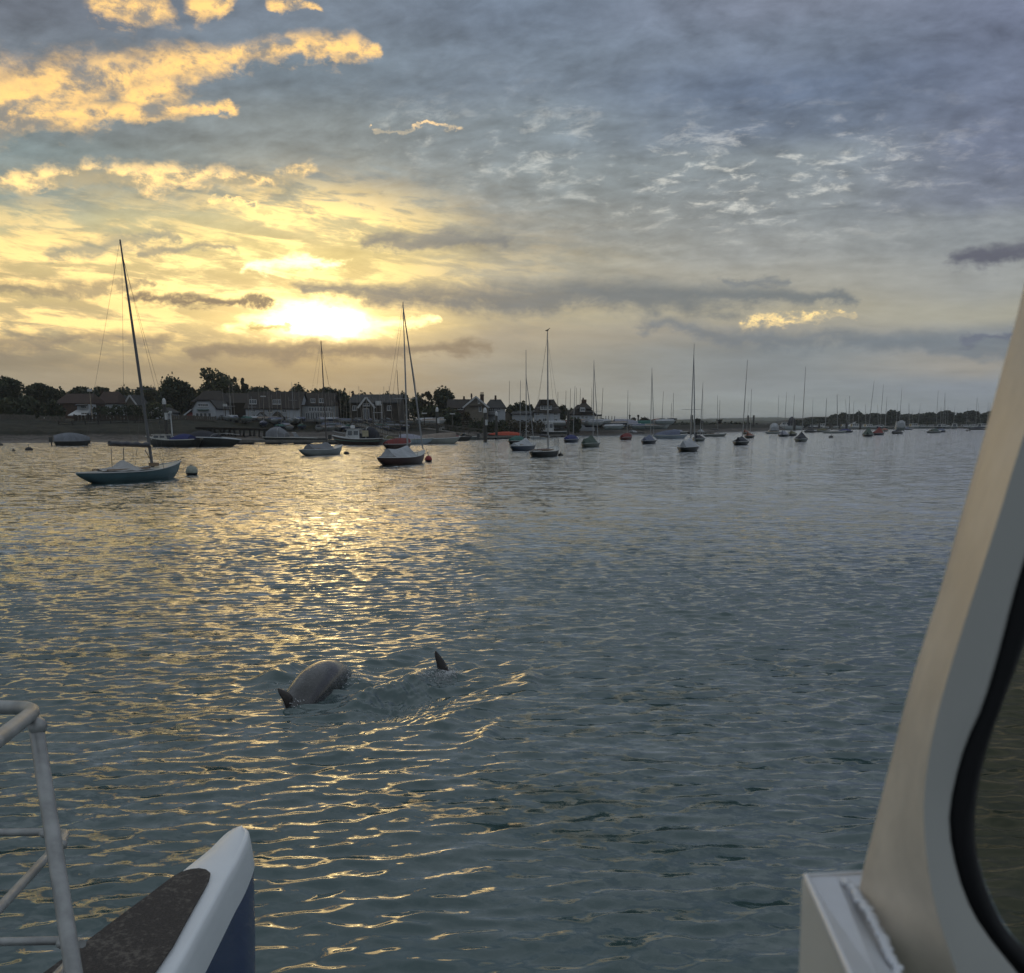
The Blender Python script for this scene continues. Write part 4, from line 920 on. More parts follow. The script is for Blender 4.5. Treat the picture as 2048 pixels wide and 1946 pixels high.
for (a, b, c, lab) in ((1382, 830, 869, 'thick dark pile at the dark landing stage'), (1494.5, 831, 862.5, 'left of two dark piles behind the orange covered yacht'), (1506, 830.5, 862.5, 'right of two dark piles behind the orange covered yacht'),
    (1588.5, 844, 861, 'dark pile right of the white motor yacht'), (1512.5, 846, 858, 'thin far pile right of the pair of dark piles'), (1638, 845, 858.5, 'dark far pile at the near end of the far marina'), (1660, 846, 858.5, 'dark far pile in the middle of the far marina'),
    (1679, 845, 859, 'dark far pile left of the slanting white boat'), (1692.5, 845, 860, 'dark far pile right of the slanting white boat'), (1720, 846, 859, 'dark far pile at the right end of the far marina')):
    pile(a, b, c, lab, False, False, .6 if c > 861 else .9)
# posts and lamps on land
def lamp(px, pyt, pyb, Y, lab, head='globe', m_=None):
    g = z_of(pyb, Y); h = z_of(pyt, Y) - g; r = empty('lamp_post', (x_of(px, Y, g), Y, g), 0, lab, 'lamp post', 'lamp posts on the shore')
    MB().tube([(0, 0, -.4), (0, 0, h - .3)], [.10, .07], 8).build('post', m_ or GREYT, r)
    m = MB(); m.box(-.35, .35, -.25, .25, h - .45, h) if head == 'box' else m.box(-.14, .14, -.14, .14, h - .3, h) if head == 'small' else m.box(-.5, .5, -.12, .12, h - .25, h - .05); m.build('lamp_head', TRIM, r)
lamp(184, 778, 831, 196, 'tall pale lamp post with square white head in front of the red roofed house', 'box', mat('pale_post', (.30, .25, .18), .7))
lamp(905, 826, 846, 208, 'grey cross armed lamp post by the dark shrub', 't'); lamp(346, 822, 888, 131, 'slim white post with a small head beside the tall dark pile', 'small', TRIM)
lamp(452, 808, 842, 205, 'thin brown flag post with pale top at the yard left end', 'box', TIMBER); lamp(529, 791, 840, 206, 'slim lamp post in front of the long tiled building', 't', GREYT)
lamp(849, 825, 848, 210, 'thick wooden post left of the central white capped pile', 't', TIMBER)
# gull and cormorant
def bird(lab, loc, s=1.0, col=(0.02, 0.02, 0.022), rz=0.3, name='bird'):
    r = MB(); rings = []
    for x_, rr_, z_ in ((-.34, .015, .05), (-.22, .05, .06), (-.08, .10, .10), (.06, .11, .15), (.15, .07, .22), (.19, .045, .31), (.24, .05, .37), (.29, .035, .37), (.37, .012, .35)):
        rings.append([(x_ , rr_ * cos(a) , z_ + rr_ * sin(a)) for a in [2 * pi * k / 10 for k in range(10)]])
    r.loft(rings, closed=True, cap=True)
    for sg in (-1, 1):
        r.tube([(0, sg * .04, .08), (.02, sg * .04, -.06)], .012, 5); r.add([(-.12, sg * .11, .16), (.12, sg * .09, .18), (-.30, sg * .06, .02)], [(0, 1, 2), (2, 1, 0)])
    r.v = [tuple(c * s for c in p) for p in r.v]
    o = r.build(name, mat('plumage' + str(int(col[0] * 100)), col, .7)); o.location = loc; o.rotation_euler = (0, 0, rz); return tag(o, lab, 'bird')
g = ground(1136, 876); bird('pale gull perched on the pile at the right end of the pontoon', (g.x, g.y, z_of(820, g.y) + .04), .7, (.6, .6, .6), 0.4)

# ------------------------------------------------------------------ boats
HEAD = radians(70)
ALU = mat('mast_alloy', (0.30, 0.30, 0.30), 0.45, metal=0.3, var=.08); WIRE = mat('rigging_wire', (0.10, 0.10, 0.10), 0.5); SPAR = mat('varnished_spar', (0.085, 0.060, 0.045), 0.4, var=.2)
DARKSPAR = mat('dark_spar', (0.07, 0.06, 0.055), .5)
def paint(name, c, rough=0.32, **k): return mat('paint_' + name, c, rough, var=k.pop('var', .10), vscale=k.pop('vscale', 1.2), coat=.15, **k)
def cloth(name, c): return mat('cloth_' + name, c, .9, var=.16, vscale=2.2, bump=.02, bscale=3.0)
BLACKP = paint('antifoul', (.02, .02, .022)); DECKM = paint('deck_pale', (.42, .41, .38), .6); TEAK = mat('teak_deck', (.20, .14, .09), .7, var=.2, vscale=5)
def hull_fns(L, B, fs, fm, fb, stern=.12, dep=.25, os=.28, ob=.20):
    def bm_(t):
        if t > .45: return B / 2 * max(0.0, 1 - ((t - .45) / .55) ** 2.1)
        return B / 2 * (stern + (1 - stern) * (1 - ((.45 - t) / .45) ** 2.0))
    def zs(t): return fm + (fb - fm) * (max(0, t - .4) / .6) ** 2 + (fs - fm) * (max(0, .4 - t) / .4) ** 2
    def zb(t):
        z = -dep
        if t < os: z = -dep + (zs(t) - .10 + dep) * ((os - t) / os) ** 1.35
        if t > 1 - ob: z = -dep + (zs(t) - .04 + dep) * ((t - 1 + ob) / ob) ** 1.8
        return z
    return bm_, zs, zb
def hull_mesh(L, B, fs, fm, fb, m, trim=None, n=17, **k):
    bm_, zs, zb = hull_fns(L, B, fs, fm, fb, **k); rings = []
    for i in range(n):
        t = i / (n - 1); b, s, z = bm_(t), zs(t), zb(t); ring = []
        for j in range(11):
            a = -pi / 2 + pi * j / 10; yy = b * (abs(sin(a)) ** .75) * (1 if a > 0 else -1); zq = z + (s - z) * (1 - cos(a) ** 1.35 if abs(a) < pi / 2 - 1e-6 else 1)
            ring.append((L * (t - .5), yy, zq))
        rings.append(ring)
    h = MB().loft(rings); h.add(rings[0], [tuple(range(11))])
    return h, bm_, zs
def strip_deck(L, bm_, zs, t0, t1, drop=.03, inset=.02, n=13, camber=.05):
    rings = []
    for i in range(n):
        t = t0 + (t1 - t0) * i / (n - 1); b = max(.005, bm_(t) - inset); z = zs(t) - drop; rings.append([(L * (t - .5), b * q, z + camber * (1 - q * q)) for q in (-1, -.5, 0, .5, 1)])
    return MB().loft(rings)
def rub_rail(L, bm_, zs, w=.05, n=21):
    m = MB()
    for s in (-1, 1): m.tube([(L * (i / (n - 1) - .5), s * (bm_(i / (n - 1)) + .01), zs(i / (n - 1))) for i in range(n)], w / 2, 5)
    return m
def tent(L, bm_, zs, t0, t1, h0, h1, sag=.12, edge=.98, lift=.02, sk=1.0, ex=None):
    """boom tent: ridge from h0 at aft t0 to h1 at the mast t1, sides draped to the gunwale"""
    rings = []
    for i in range(11):
        f = i / 10; t = t0 + (t1 - t0) * f; zr = h0 + (h1 - h0) * f - sag * sin(pi * f); b = bm_(t) * edge; ze = zs(t) + lift - .06 * sin(f * 7) ** 2
        ring = []
        for q in (-1, -.8, -.5, -.22, -.06, .06, .22, .5, .8, 1):
            u = 1 - abs(q); zz = ze + (zr - ze) * (u ** (ex or 1.12 * sk)) + .035 * sin(f * 9 + q * 5) * (u * (1 - u)) * 4; ring.append((L * (t - .5), b * q, zz))
        rings.append(ring)
    m = MB().loft(rings); m.add(rings[0], [tuple(range(10))[::-1]]); m.add(rings[-1], [tuple(range(10))]); return m
def yacht(lab, px, pyw, top, hullm, coverm=None, L=6.6, B=1.85, cover='tent', deck=None, forestay=None, base=None, mastm=None, head=HEAD, fb=(.42, .45, .78), boom=False, spreader=None, rig=False, trim=None, group='sailing yachts on the moorings', name='sailing_yacht', mr=.055, ch=(.95, 1.75), ct=(.16, .62), stern=.16, mast_t=.62):
    g = ground(px, pyw); root = empty(name, (g.x, g.y, 0), head, lab, 'sailboat', group)
    R_ = Matrix.Rotation(-head, 3, 'Z'); loc = lambda p: R_ @ (Vector(p) - g)
    ch = (ch[0] * .80, ch[1] * .72) if B < 2.4 and name == 'sailing_yacht' and not rig else ch
    h, bm_, zs = hull_mesh(L, B, *fb, hullm, stern=stern); h.build('hull', hullm, root)
    strip_deck(L, bm_, zs, .02, .99).build('deck', deck or DECKM, root)
    rub_rail(L, bm_, zs).build('gunwale', trim or TRIM, root)
    # coaming round the cockpit
    c = MB()
    for s in (-1, 1): c.tube([(L * (t - .5), s * bm_(t) * .62, zs(t) + .10) for t in (.2, .3, .4, .5, .58)], .045, 5)
    c.build('coaming', TEAK, root)
    bx = L * (mast_t - .5); mb = Vector((bx, 0, zs(mast_t)))
    if top:
        Yt = g.y + cos(0) * bx * sin(head) - .25; tp = at_y(top[0], top[1], Yt); tl = loc(tp)
        if base:   # where the mast foot shows
            pass
        MB().tube([mb - Vector((0, 0, .3)), mb.lerp(tl, .5), tl], [mr, mr * .9, mr * .45], 8).build('mast', mastm or ALU, root)
        H_ = tl.z
        if spreader:
            q = mb.lerp(tl, spreader); w_ = .95; s_ = MB(); s_.tube([q + Vector((-.15, -w_, .03)), q, q + Vector((-.15, w_, .03))], .018, 5); s_.build('spreader', mastm or ALU, root)
        bow = Vector((L * .48, 0, zs(.98) + .02))
        if forestay:
            q = mb.lerp(tl, forestay[0]); r_ = forestay[1]; MB().tube([bow + Vector((-.15, 0, .1)), bow.lerp(q, .5), q], [r_, r_, r_ * .5], 6).build('furled_jib', mat('furled_sail', (.34, .34, .35), .8), root)
        if rig:
            r_ = .0075
            MB().tube([bow, mb.lerp(tl, .93)], r_, 4).build('forestay', WIRE, root)
            MB().tube([(-L * .47, 0, zs(.03)), tl], r_, 4).build('backstay', WIRE, root)
            for s in (-1, 1):
                ch_ = Vector((bx - .25, s * bm_(.58) * .95, zs(.58)))
                MB().tube([ch_, mb.lerp(tl, spreader or .5) + Vector((-.15, s * .93, .03)), mb.lerp(tl, .95)], r_, 4).build('shroud', WIRE, root)
                MB().tube([ch_, mb.lerp(tl, (spreader or .5) * .98)], r_, 4).build('lower_shroud', WIRE, root)
    if boom:
        z_ = boom; m = MB(); m.tube([(bx - .05, 0, z_), (-L * .20, 0, z_ + .12)], [.05, .045], 8); m.build('boom', SPAR, root)
        f = MB(); n = 14; f.tube([(bx - .15 - (bx + L * .20 - .2) * i / n, .02 * sin(i * 2.1), z_ + .10 + .12 * i / n + .015 * sin(i * 1.7)) for i in range(n + 1)], [.085 + .02 * sin(i * 1.9) for i in range(n + 1)], 8); f.build('furled_mainsail', cloth('sail_cover', (.10, .10, .11)), root)
    if cover == 'tent': tent(L, bm_, zs, ct[0], ct[1], ch[0], ch[1]).build('cover', coverm, root)
    elif cover == 'low':
        rings = []
        for i in range(15):
            f = i / 14; t = .20 + .42 * f; b = bm_(t) * .80; pk = .34 * exp(-((f - .52) / .10) ** 2)
            rings.append([(L * (t - .5), b * q, zs(t) + .05 + (.20 + pk) * (1 - abs(q)) ** .8 * sin(pi * min(1, f * 1.05 + .05)) ** .5 + .02 * sin(f * 20 + q * 6)) for q in (-1, -.75, -.4, -.12, .12, .4, .75, 1)])
        m = MB().loft(rings); m.build('cover', coverm, root)
        MB().tube([(-.55, 0, .9), (-.50, 0, 1.52)], .02, 5).build('boom_crutch', WIRE, root); MB().tube([(-1.35, .02, .62), (-1.32, 0, 1.55)], .015, 5).build('mainsheet', WIRE, root)
    elif cover == 'dome': tent(L, bm_, zs, .10, .60, .75, 1.05, sag=-.16, ex=.5).build('cover', coverm, root)
    elif cover == 'full': tent(L, bm_, zs, .05, .93, .8, 1.0, sag=-.20, ex=.65).build('cover', coverm, root)
    return root
HB = {'blue': paint('pale_blue_hull', (.075, .135, .155)), 'white': paint('white_hull', (.32, .34, .34)), 'maroon': paint('brown_hull', (.060, .024, .018)), 'navy': paint('navy_hull', (.022, .028, .045)), 'midblue': paint('blue_grey_hull', (.055, .070, .115)),
      'dark': paint('dark_hull', (.030, .030, .028)), 'grey': paint('grey_hull', (.20, .21, .20)), 'green': paint('grey_green_hull', (.16, .18, .15)), 'red': paint('red_hull', (.14, .02, .018)), 'brown': paint('stern_brown_hull', (.045, .03, .025))}
CV = {'white': cloth('white', (.34, .35, .37)), 'grey': cloth('grey', (.17, .175, .19)), 'red': cloth('red', (.15, .022, .018)), 'blue': cloth('blue', (.020, .027, .11)), 'green': cloth('green', (.05, .075, .06)), 'dark': cloth('dark', (.025, .026, .034)),
      'bluegrey': cloth('blue_grey', (.11, .125, .18)), 'orange': cloth('orange', (.24, .11, .075)), 'olive': cloth('olive', (.11, .10, .05)), 'tan': cloth('tan', (.22, .18, .15)), 'teal': cloth('teal', (.03, .10, .085)), 'lilac': cloth('lilac', (.25, .25, .30))}
CV['badge'] = mat('faded_lettering', (.19, .20, .21), .9)
# the blue yacht in the left foreground
y1 = yacht('pale blue yacht with raked mast and low cockpit cover tied to a pale round buoy', 267, 961, (240, 479), HB['blue'], cloth('pale_cover', (.36, .35, .34)), L=7.3, B=1.9, mast_t=.70, cover='low', boom=1.55, spreader=.355, rig=True, mastm=mat('grey_spar', (.11, .11, .115), .5), fb=(.50, .46, .80), mr=.075, stern=.05, deck=paint('cream_deck', (.40, .38, .31), .6))
MB().tube([(3.75, .1, .78), (3.8, .1, .95), (3.95, 0, .95)], .02, 5).build('bow_fitting', WIRE, y1)
MB().tube([(1.0, 0, 1.4), (1.7, .1, .6)], .02, 5).build('kicking_strap', SPAR, y1)
MB().box(1.35, 1.75, -.15, .15, .62, .78).build('hatch', TEAK, y1)
y2 = yacht('white yacht with a grey white boom tent lying under the sun', 644, 909.5, (642, 681), HB['white'], CV['grey'], L=7.3, B=1.85, ch=(.98, 1.10), ct=(.20, .62), spreader=.36, rig=True, fb=(.52, .46, .78), stern=.05, mr=.065, mastm=DARKSPAR)
y3 = yacht('brown hulled yacht with white boom tent and two raked spars beside a red buoy', 805, 927.5, (806, 604), HB['maroon'], CV['white'], L=7.2, B=1.9, ch=(1.08, 1.22), ct=(.20, .60), spreader=.38, rig=True, forestay=(.97, .055), fb=(.52, .46, .80), stern=.05, mr=.06)
for y_, a in ((y3, .05), (y2, .03)):   # faded lettering block on the tent side is only a smudge in the photograph
    pass
y4 = yacht('red covered yacht moored just behind the white tented brown yacht', 796, 896.5, (794, 740), HB['maroon'], CV['red'], L=6.6, B=1.9, cover='full', fb=(.5, .46, .74), mastm=DARKSPAR)
yacht('blue grey yacht with white boom tent left of the bird topped mast', 1047, 900.5, (1052, 700), HB['midblue'], CV['white'], L=7.0, ch=(1.0, 1.75), ct=(.10, .60), forestay=(.72, .05), spreader=.36, fb=(.5, .46, .78))
yacht('dark brown yacht with teal cover half hidden behind the blue grey yacht', 1036, 888, (1041, 761), HB['brown'], CV['teal'], L=6.4, fb=(.48, .44, .7), cover='dome')
y6 = yacht('dark hulled yacht with a bird perched on its masthead', 1090, 912, (1095, 663), HB['dark'], CV['red'], L=6.9, B=1.9, cover='none', boom=1.5, spreader=.36, rig=True, fb=(.44, .42, .76), mr=.07)
strip_deck(6.9, *hull_fns(6.9, 1.9, .44, .42, .76, stern=.16)[:2], .22, .55, drop=-.10, inset=.35).build('cockpit_cover', cloth('maroon', (.07, .02, .022)), y6)
for s in (-1, 1): MB().tube([(3.2, s * .18, .75), (3.1, s * .18, 1.35), (2.6, s * .4, 1.3)], .015, 5).build('pulpit', WIRE, y6)
g = ground(1090, 912); tp = at_y(1095, 663, g.y + .83 * sin(HEAD) - .25); bird('black cormorant perched on the masthead of the dark hulled yacht', (tp.x, tp.y, tp.z + .02), .62)
# the rest of the moored fleet: label, px, py water, mast top, hull, cover, style ...
FL = [
 ('blue covered boat with grey hull beside the pile with the gull', 1143, 884.5, (1150, 772), 'midblue', 'blue', dict(cover='dome', L=6.0)),
 ('grey green yacht with a dark green tent rising to a peak at the mast', 1182, 893.5, (1188, 720), 'green', 'green', dict(forestay=(.94, .045), L=6.6, ch=(1.25, 1.9), ct=(.03, .5), spreader=.38)),
 ('red covered boat with a slim mast alone before the spit', 1252, 879.5, (1256, 781), 'red', 'red', dict(cover='full', L=6.0)),
 ('navy yacht with blue grey tent and twin dark spars', 1298, 887, (1304, 735), 'navy', 'bluegrey', dict(forestay=(.96, .05), L=6.4, ch=(1.15, 1.7), ct=(.06, .5))),
 ('dark stern on yacht with a white and brown tent nearest of the middle fleet', 1377, 902, (1388.5, 688), 'dark', 'white', dict(forestay=(.90, .06), L=6.8, B=2.0, ch=(1.35, 1.8), ct=(.05, .55), spreader=.36)),
 ('grey yacht with a dark peaked cover right of the nearest stern on yacht', 1398, 882, (1406, 765), 'grey', 'dark', dict(L=6.6, ch=(1.5, 1.3), ct=(.02, .5), forestay=(.95, .03))),
 ('pale yacht with a white cover partly behind the grey dark covered yacht', 1401, 867.5, None, 'grey', 'white', dict(L=6.6, ch=(1.3, 1.6))),
 ('low open sloop with bare pale deck lying broadside before the spit end', 1430, 873, (1435, 791), 'grey', 'dark', dict(L=7.6, B=1.9, cover='none', boom=1.3, head=radians(40))),
 ('dark yacht with purple black cover and tall right leaning mast', 1482, 889.5, (1495, 720), 'dark', 'dark', dict(L=6.8, B=2.0, ch=(1.3, 1.5), ct=(.05, .5))),
 ('orange covered yacht right behind the purple black covered one', 1499, 876, (1503, 778), 'dark', 'orange', dict(L=6.4, ch=(1.5, 1.2), ct=(.03, .6))),
 ('tan orange covered yacht farthest back of the orange covered pair', 1492, 868, (1497.5, 803), 'green', 'orange', dict(L=6.4, ch=(1.6, 1.3), ct=(.03, .6))),
 ('low white sloop in front of the white hooped boat', 1550, 867.5, (1557.5, 790), 'white', 'dark', dict(L=6.6, cover='none', head=radians(25))),
 ('yacht with a lilac grey domed tent left of the olive covered one', 1567, 873, (1573.5, 784), 'navy', 'lilac', dict(L=6.6, B=2.3, ch=(1.7, 1.5), ct=(.03, .6), cover='tent')),
 ('yacht with an olive brown cover beside the lilac domed tent', 1584, 871.5, (1589, 789), 'dark', 'olive', dict(L=6.6, B=2.2, ch=(1.6, 1.4), ct=(.03, .6))),
 ('pale hulled yacht with a black tent peaked at its tall mast', 1602, 883, (1611.5, 733), 'grey', 'dark', dict(L=6.8, B=2.0, ch=(.9, 2.0), ct=(.06, .48))),
 ('small dark sloop alone right of the black tented yacht', 1621, 865, (1626, 796), 'dark', 'dark', dict(L=6.6, ch=(.9, 1.6), head=radians(40))),
 ('small tan decked sloop left of the flat white boat', 1646, 864, (1653, 798), 'grey', 'olive', dict(L=7.0, cover='dome', head=radians(35))),
 ('flat white sloop lying broadside in the right mooring field', 1669, 866.5, (1674.5, 789), 'white', 'white', dict(L=8.0, cover='none', head=radians(20))),
 ('yacht with a violet blue cover left of the black peaked one', 1692, 865, (1699.5, 792), 'navy', 'blue', dict(L=8.5, B=2.6, cover='dome', head=radians(45))),
 ('yacht with a dark green black pyramid cover and the tallest right hand mast', 1735.5, 872.5, (1748.5, 760), 'dark', 'green', dict(L=7.2, B=2.4, ch=(.9, 2.0), ct=(.05, .55))),
 ('yacht with a dark red pyramid cover right of the green black one', 1756.5, 870, (1767, 769), 'navy', 'red', dict(L=7.6, B=2.4, ch=(.8, 1.9), ct=(.05, .55), head=radians(55))),
 ('pink white covered boat behind the dark red pyramid cover', 1769, 863, (1774, 793), 'white', 'orange', dict(L=7.6, B=2.4, cover='dome')),
 ('yacht with a black pyramid cover in front of the white cruiser', 1795, 867.5, (1804, 774), 'dark', 'dark', dict(L=7.2, B=2.2, ch=(.9, 1.9), ct=(.05, .55), head=radians(50))),
 ('grey green yacht with spiky dark cover at the front of the right pair', 1868, 866, (1876.5, 780), 'grey', 'green', dict(L=8, B=2.2, ch=(1.3, 2.0), ct=(.3, .62), head=radians(40))),
 ('blue black covered yacht at the rear of the right pair', 1882, 864.3, (1890.5, 786), 'navy', 'bluegrey', dict(L=7.4, B=2.3, cover='dome', head=radians(50))),
 ('blue hulled covered boat with white stripe right of the white cruiser', 1811, 859.5, (1818, 806), 'midblue', 'bluegrey', dict(L=10, B=2.8, cover='dome', head=radians(30))),
 ('dark cluttered yacht near the window frame on the right', 1957, 859.5, (1954.5, 795), 'dark', 'dark', dict(L=12, B=3, cover='dome', head=radians(20))),
]
for lab, px, pyw, top, hc, cc, kw in FL:
    yacht(lab, px, pyw, top, HB[hc], CV[cc], **kw)
# yachts berthed in the far marina: hull px, water y, mast top
MR = [(1651,858.5,1653.5,795),(1673,857.5,1674,789),(1690,858,1691,799),(1697,857,1699,792),(1706,857.5,1708,801),(1716,857,1717,818),(1728,857.5,1731,808),(1754,857.2,1755,808),(1771,857,1774,793),(1791,857,1795,807),(1816,856.8,1818,806),(1824,857,1824,820),(1836,856.8,1841,807),(1880,857,1882,814),(1886,857.5,1890,786),(1893,857,1896,812),(1907,856.8,1910,812),(1932,857,1935,815),(1948,857.2,1954,795),(1971,857,1977,804),(1977,857.2,1981,806),
      (1992,857.5,1998,749),(2010,857,2015,790),(2032,857,2037,800)]
mc = ['blue cover', 'dark cover', 'white cover']; side = ['end on', 'slightly turned', 'broadside', 'three quarters on']
zone = lambda p: 'at the left end of the far marina' if p < 1680 else 'behind the slanting white boat' if p < 1740 else 'left of the white cruiser' if p < 1795 else 'right of the white cruiser' if p < 1850 else 'behind the right pair' if p < 1915 else 'near the window frame'
for i, (px, pyw, tx, ty) in enumerate(MR):
    yacht('far %s yacht %s with %s %s' % (['white', 'navy', 'grey'][i % 3], side[i % 4], mc[(i // 2) % 3] if not i % 2 or True else '', zone(px)), px, pyw, (tx, ty), HB[['white', 'navy', 'grey'][i % 3]], CV[['blue', 'dark', 'white'][(i // 2) % 3]],
          L=8.5 + i % 3, B=2.8, cover='dome' if i % 2 else 'none', boom=False if i % 2 else 2.2, head=radians([80, 60, 20, 40][i % 4]), fb=(.9, .85, 1.2), mr=.10, group='yachts berthed in the far marina')
# bare masts of craft laid up on the spit and in the yard behind
LM = [(1115,848,1116,784),(1131,848,1132,781),(1140,848,1141,777),(1152,848,1153,776),(1159,848,1161,777),(1183,848,1184,776),(1203,846,1206,776),(1259,846,1260,804),(1324,843,1327,783),(1342,843,1343,806),(1346,843,1347,786),(1438.5,845,1440,800),(1018,850,1019,761.5)]
for i, (px, pyb, tx, ty) in enumerate(LM):
    Y = 262 + (i % 4) * 6 if px < 1300 else 320; zb = z_of(pyb, Y) + .4; x_ = x_of(px, Y, zb); r = empty('sailing_yacht', (x_, Y, zb), radians([75, 100, 60, 85][i % 4]), '%s yacht laid up ashore with bare mast, %s' % (['white', 'navy', 'grey', 'green'][i % 4], ['behind the dormer house', 'between the two white houses', 'behind the steep roofed house', 'on the spit'][min(3, i // 3)]), 'sailboat', 'yachts laid up ashore')
    h, bm_, zs = hull_mesh(6, 2, .5, .5, .7, HB['white'], stern=.6, os=.12); h.build('hull', HB[['white', 'navy', 'grey', 'green'][i % 4]], r); strip_deck(6, bm_, zs, .02, .99).build('deck', DECKM, r)
    tp = at_y(tx, ty, Y); v = Matrix.Rotation(-r.rotation_euler.z, 3, 'Z') @ (tp - Vector(r.location)); MB().tube([(0, 0, .4), v], [.07, .04], 6).build('mast', DARKSPAR, r)
    MB().box(-1.2, 1.2, -.5, .5, -.9, -.2).build('cradle', TIMBER, r)
# ------------------------------------------------------------------ motor boats
def motor(lab, px, pyw, L, B, head, hullm, topm=TRIM, fb=(.7, .7, 1.1), cabin=None, canopy=None, stern=.8, screen=None, stripe=None, group='motor boats along the pontoons', cat='motorboat', name='motor_boat', outboard=False, cover=None, bowrail=False, pos=None):
    g = pos or ground(px, pyw); r = empty(name, (g.x, g.y, 0 if pos is None else g.z), head, lab, cat, group)
    h, bm_, zs = hull_mesh(L, B, *fb, hullm, stern=stern, os=.03, ob=.24, dep=.3); h.build('hull', hullm, r)
    strip_deck(L, bm_, zs, .01, .99, drop=.04).build('deck', topm, r); rub_rail(L, bm_, zs, .12).build('gunwale', topm, r)
    if cabin:
        t0, t1, hc, wf = cabin; x0, x1 = L * (t0 - .5), L * (t1 - .5); zb = zs((t0 + t1) / 2) - .1; w = B / 2 * wf; rk = (x1 - x0) * .16
        c = MB(); c.add([(x0, -w, zb), (x1, -w * .9, zb), (x1, w * .9, zb), (x0, w, zb), (x0 + rk * .3, -w * .88, zb + hc), (x1 - rk, -w * .78, zb + hc), (x1 - rk, w * .78, zb + hc), (x0 + rk * .3, w * .88, zb + hc)], [(0,1,5,4),(1,2,6,5),(2,3,7,6),(3,0,4,7),(4,5,6,7)])
        co = c.build('cabin', topm, r); rf = MB(); rf.box(x0 - .1, x1 - rk + .2, -w * .93, w * .93, zb + hc, zb + hc + .08); rf.build('cabin_roof', topm, r)
        for s in (-1, 1):
            for k in range(2 if x1 - x0 < 2.6 else 3):
                kk = 2 if x1 - x0 < 2.6 else 3; a = x0 + rk * .3 + (x1 - rk * 1.3 - x0) * (k + .12) / kk; b = x0 + rk * .3 + (x1 - rk * 1.3 - x0) * (k + .86) / kk
                yb = w * .965; yt = w * .91; MB().add([(a, s * yb, zb + hc * .45), (b, s * yb, zb + hc * .45), (b, s * yt, zb + hc * .85), (a, s * yt, zb + hc * .85)], [(0,1,2,3)]).build('window', GLASS, r)
        MB().add([(x1 - rk * .35 + .015, -w * .75, zb + hc * .4), (x1 - rk * .35 + .015, w * .75, zb + hc * .4), (x1 - rk * .85 + .015, w * .7, zb + hc * .88), (x1 - rk * .85 + .015, -w * .7, zb + hc * .88)], [(0,1,2,3)]).build('windscreen', GLASS, r)
        MB().add([(x0 - .01, -w * .6, zb + .1), (x0 - .01, w * .6, zb + .1), (x0 - .01 + rk * .25, w * .6, zb + hc * .9), (x0 - .01 + rk * .25, -w * .6, zb + hc * .9)], [(0,1,2,3)]).build('door', GLASS, r)
    if canopy:
        t0, t1, hc, cm = canopy; rings = []
        for i in range(9):
            f = i / 8; t = t0 + (t1 - t0) * f; b = bm_(t) * .9; z0 = zs(t); hh = hc * (sin(pi * (.12 + .80 * f)) ** .6)
            rings.append([(L * (t - .5), -b * cos(pi * j / 10) * (abs(sin(pi * j / 10)) * .1 + .9), z0 + hh * sin(pi * j / 10) ** .55) for j in range(11)])
        m = MB().loft(rings); m.add(rings[0], [tuple(range(11))]); m.add(rings[-1], [tuple(range(11))[::-1]]); m.build('canopy', cm, r)
        f_ = MB(); f_.tube([(p[0], p[1] * 1.02, p[2] + .03) for p in rings[5]], .03, 5); f_.build('canopy_hoop', TRIM, r)
    if screen:
        t, hc = screen; b = bm_(t) * .8; x_ = L * (t - .5); MB().add([(x_, -b, zs(t)), (x_ + .35, 0, zs(t)), (x_, b, zs(t)), (x_ - .5, b * .9, zs(t) + hc), (x_ - .2, 0, zs(t) + hc), (x_ - .5, -b * .9, zs(t) + hc)], [(0,1,4,5),(1,2,3,4)]).build('windscreen', GLASS, r)
        MB().tube([(x_ - .5, -b * .9, zs(t) + hc), (x_ - .2, 0, zs(t) + hc), (x_ - .5, b * .9, zs(t) + hc)], .03, 5).build('windscreen_frame', TRIM, r)
    if cover: tent(L, bm_, zs, cover[0], cover[1], cover[2], cover[3], sag=cover[4], sk=1.0, lift=.06, ex=.45).build('cover', cover[5], r)
    if outboard: 
        o = MB(); o.box(-L / 2 - .55, -L / 2 - .1, -.2, .2, zs(0) - .1, zs(0) + .5); o.beam((-L / 2 - .25, 0, zs(0)), (-L / 2 - .3, 0, -.3), .14, .2); o.build('outboard_motor', HB['dark'], r)
    if bowrail:
        for s in (-1, 1): MB().tube([(L * (t - .5), s * bm_(t) * .92, zs(t) + .55 * min(1, (t - .58) * 12)) for t in (.58, .64, .72, .8, .88, .95, .985)], .025, 5).build('bow_rail', ALU, r)
    if stripe: 
        for s in (-1, 1): MB().tube([(L * (i / 20 - .5), s * (bm_(i / 20) * .985 + .02), zs(i / 20) * .62) for i in range(20)], .05, 5).build('stripe', stripe, r)
    return r
m1 = motor('grey covered cruiser moored on the left before the mud bank', 146, 890.5, 4.3, 1.9, radians(28), HB['dark'], CV['grey'], cover=(.01, .97, 1.2, 1.0, -.45, cloth('slate_cover', (.155, .165, .185))), outboard=True, fb=(.5, .5, .6), group='boats moored off the left shore')
m2 = motor('dark launch with white rails and blue covered cockpit at the tall left pile', 345, 893, 7.0, 2.3, radians(165), HB['dark'], DECKM, fb=(.85, .75, 1.15), cover=(.12, .45, 1.3, 1.15, -.25, CV['blue']), cabin=(.55, .85, .55, .6))
m3 = motor('long dark hulled white decked cruiser with black cockpit cover left of the pontoon', 416, 892.5, 8.2, 2.6, radians(-6), HB['dark'], paint('cool_white', (.50, .52, .54)), fb=(1.1, 1.05, .75), cover=(.28, .66, 1.6, 1.35, -.35, CV['dark']), bowrail=True)
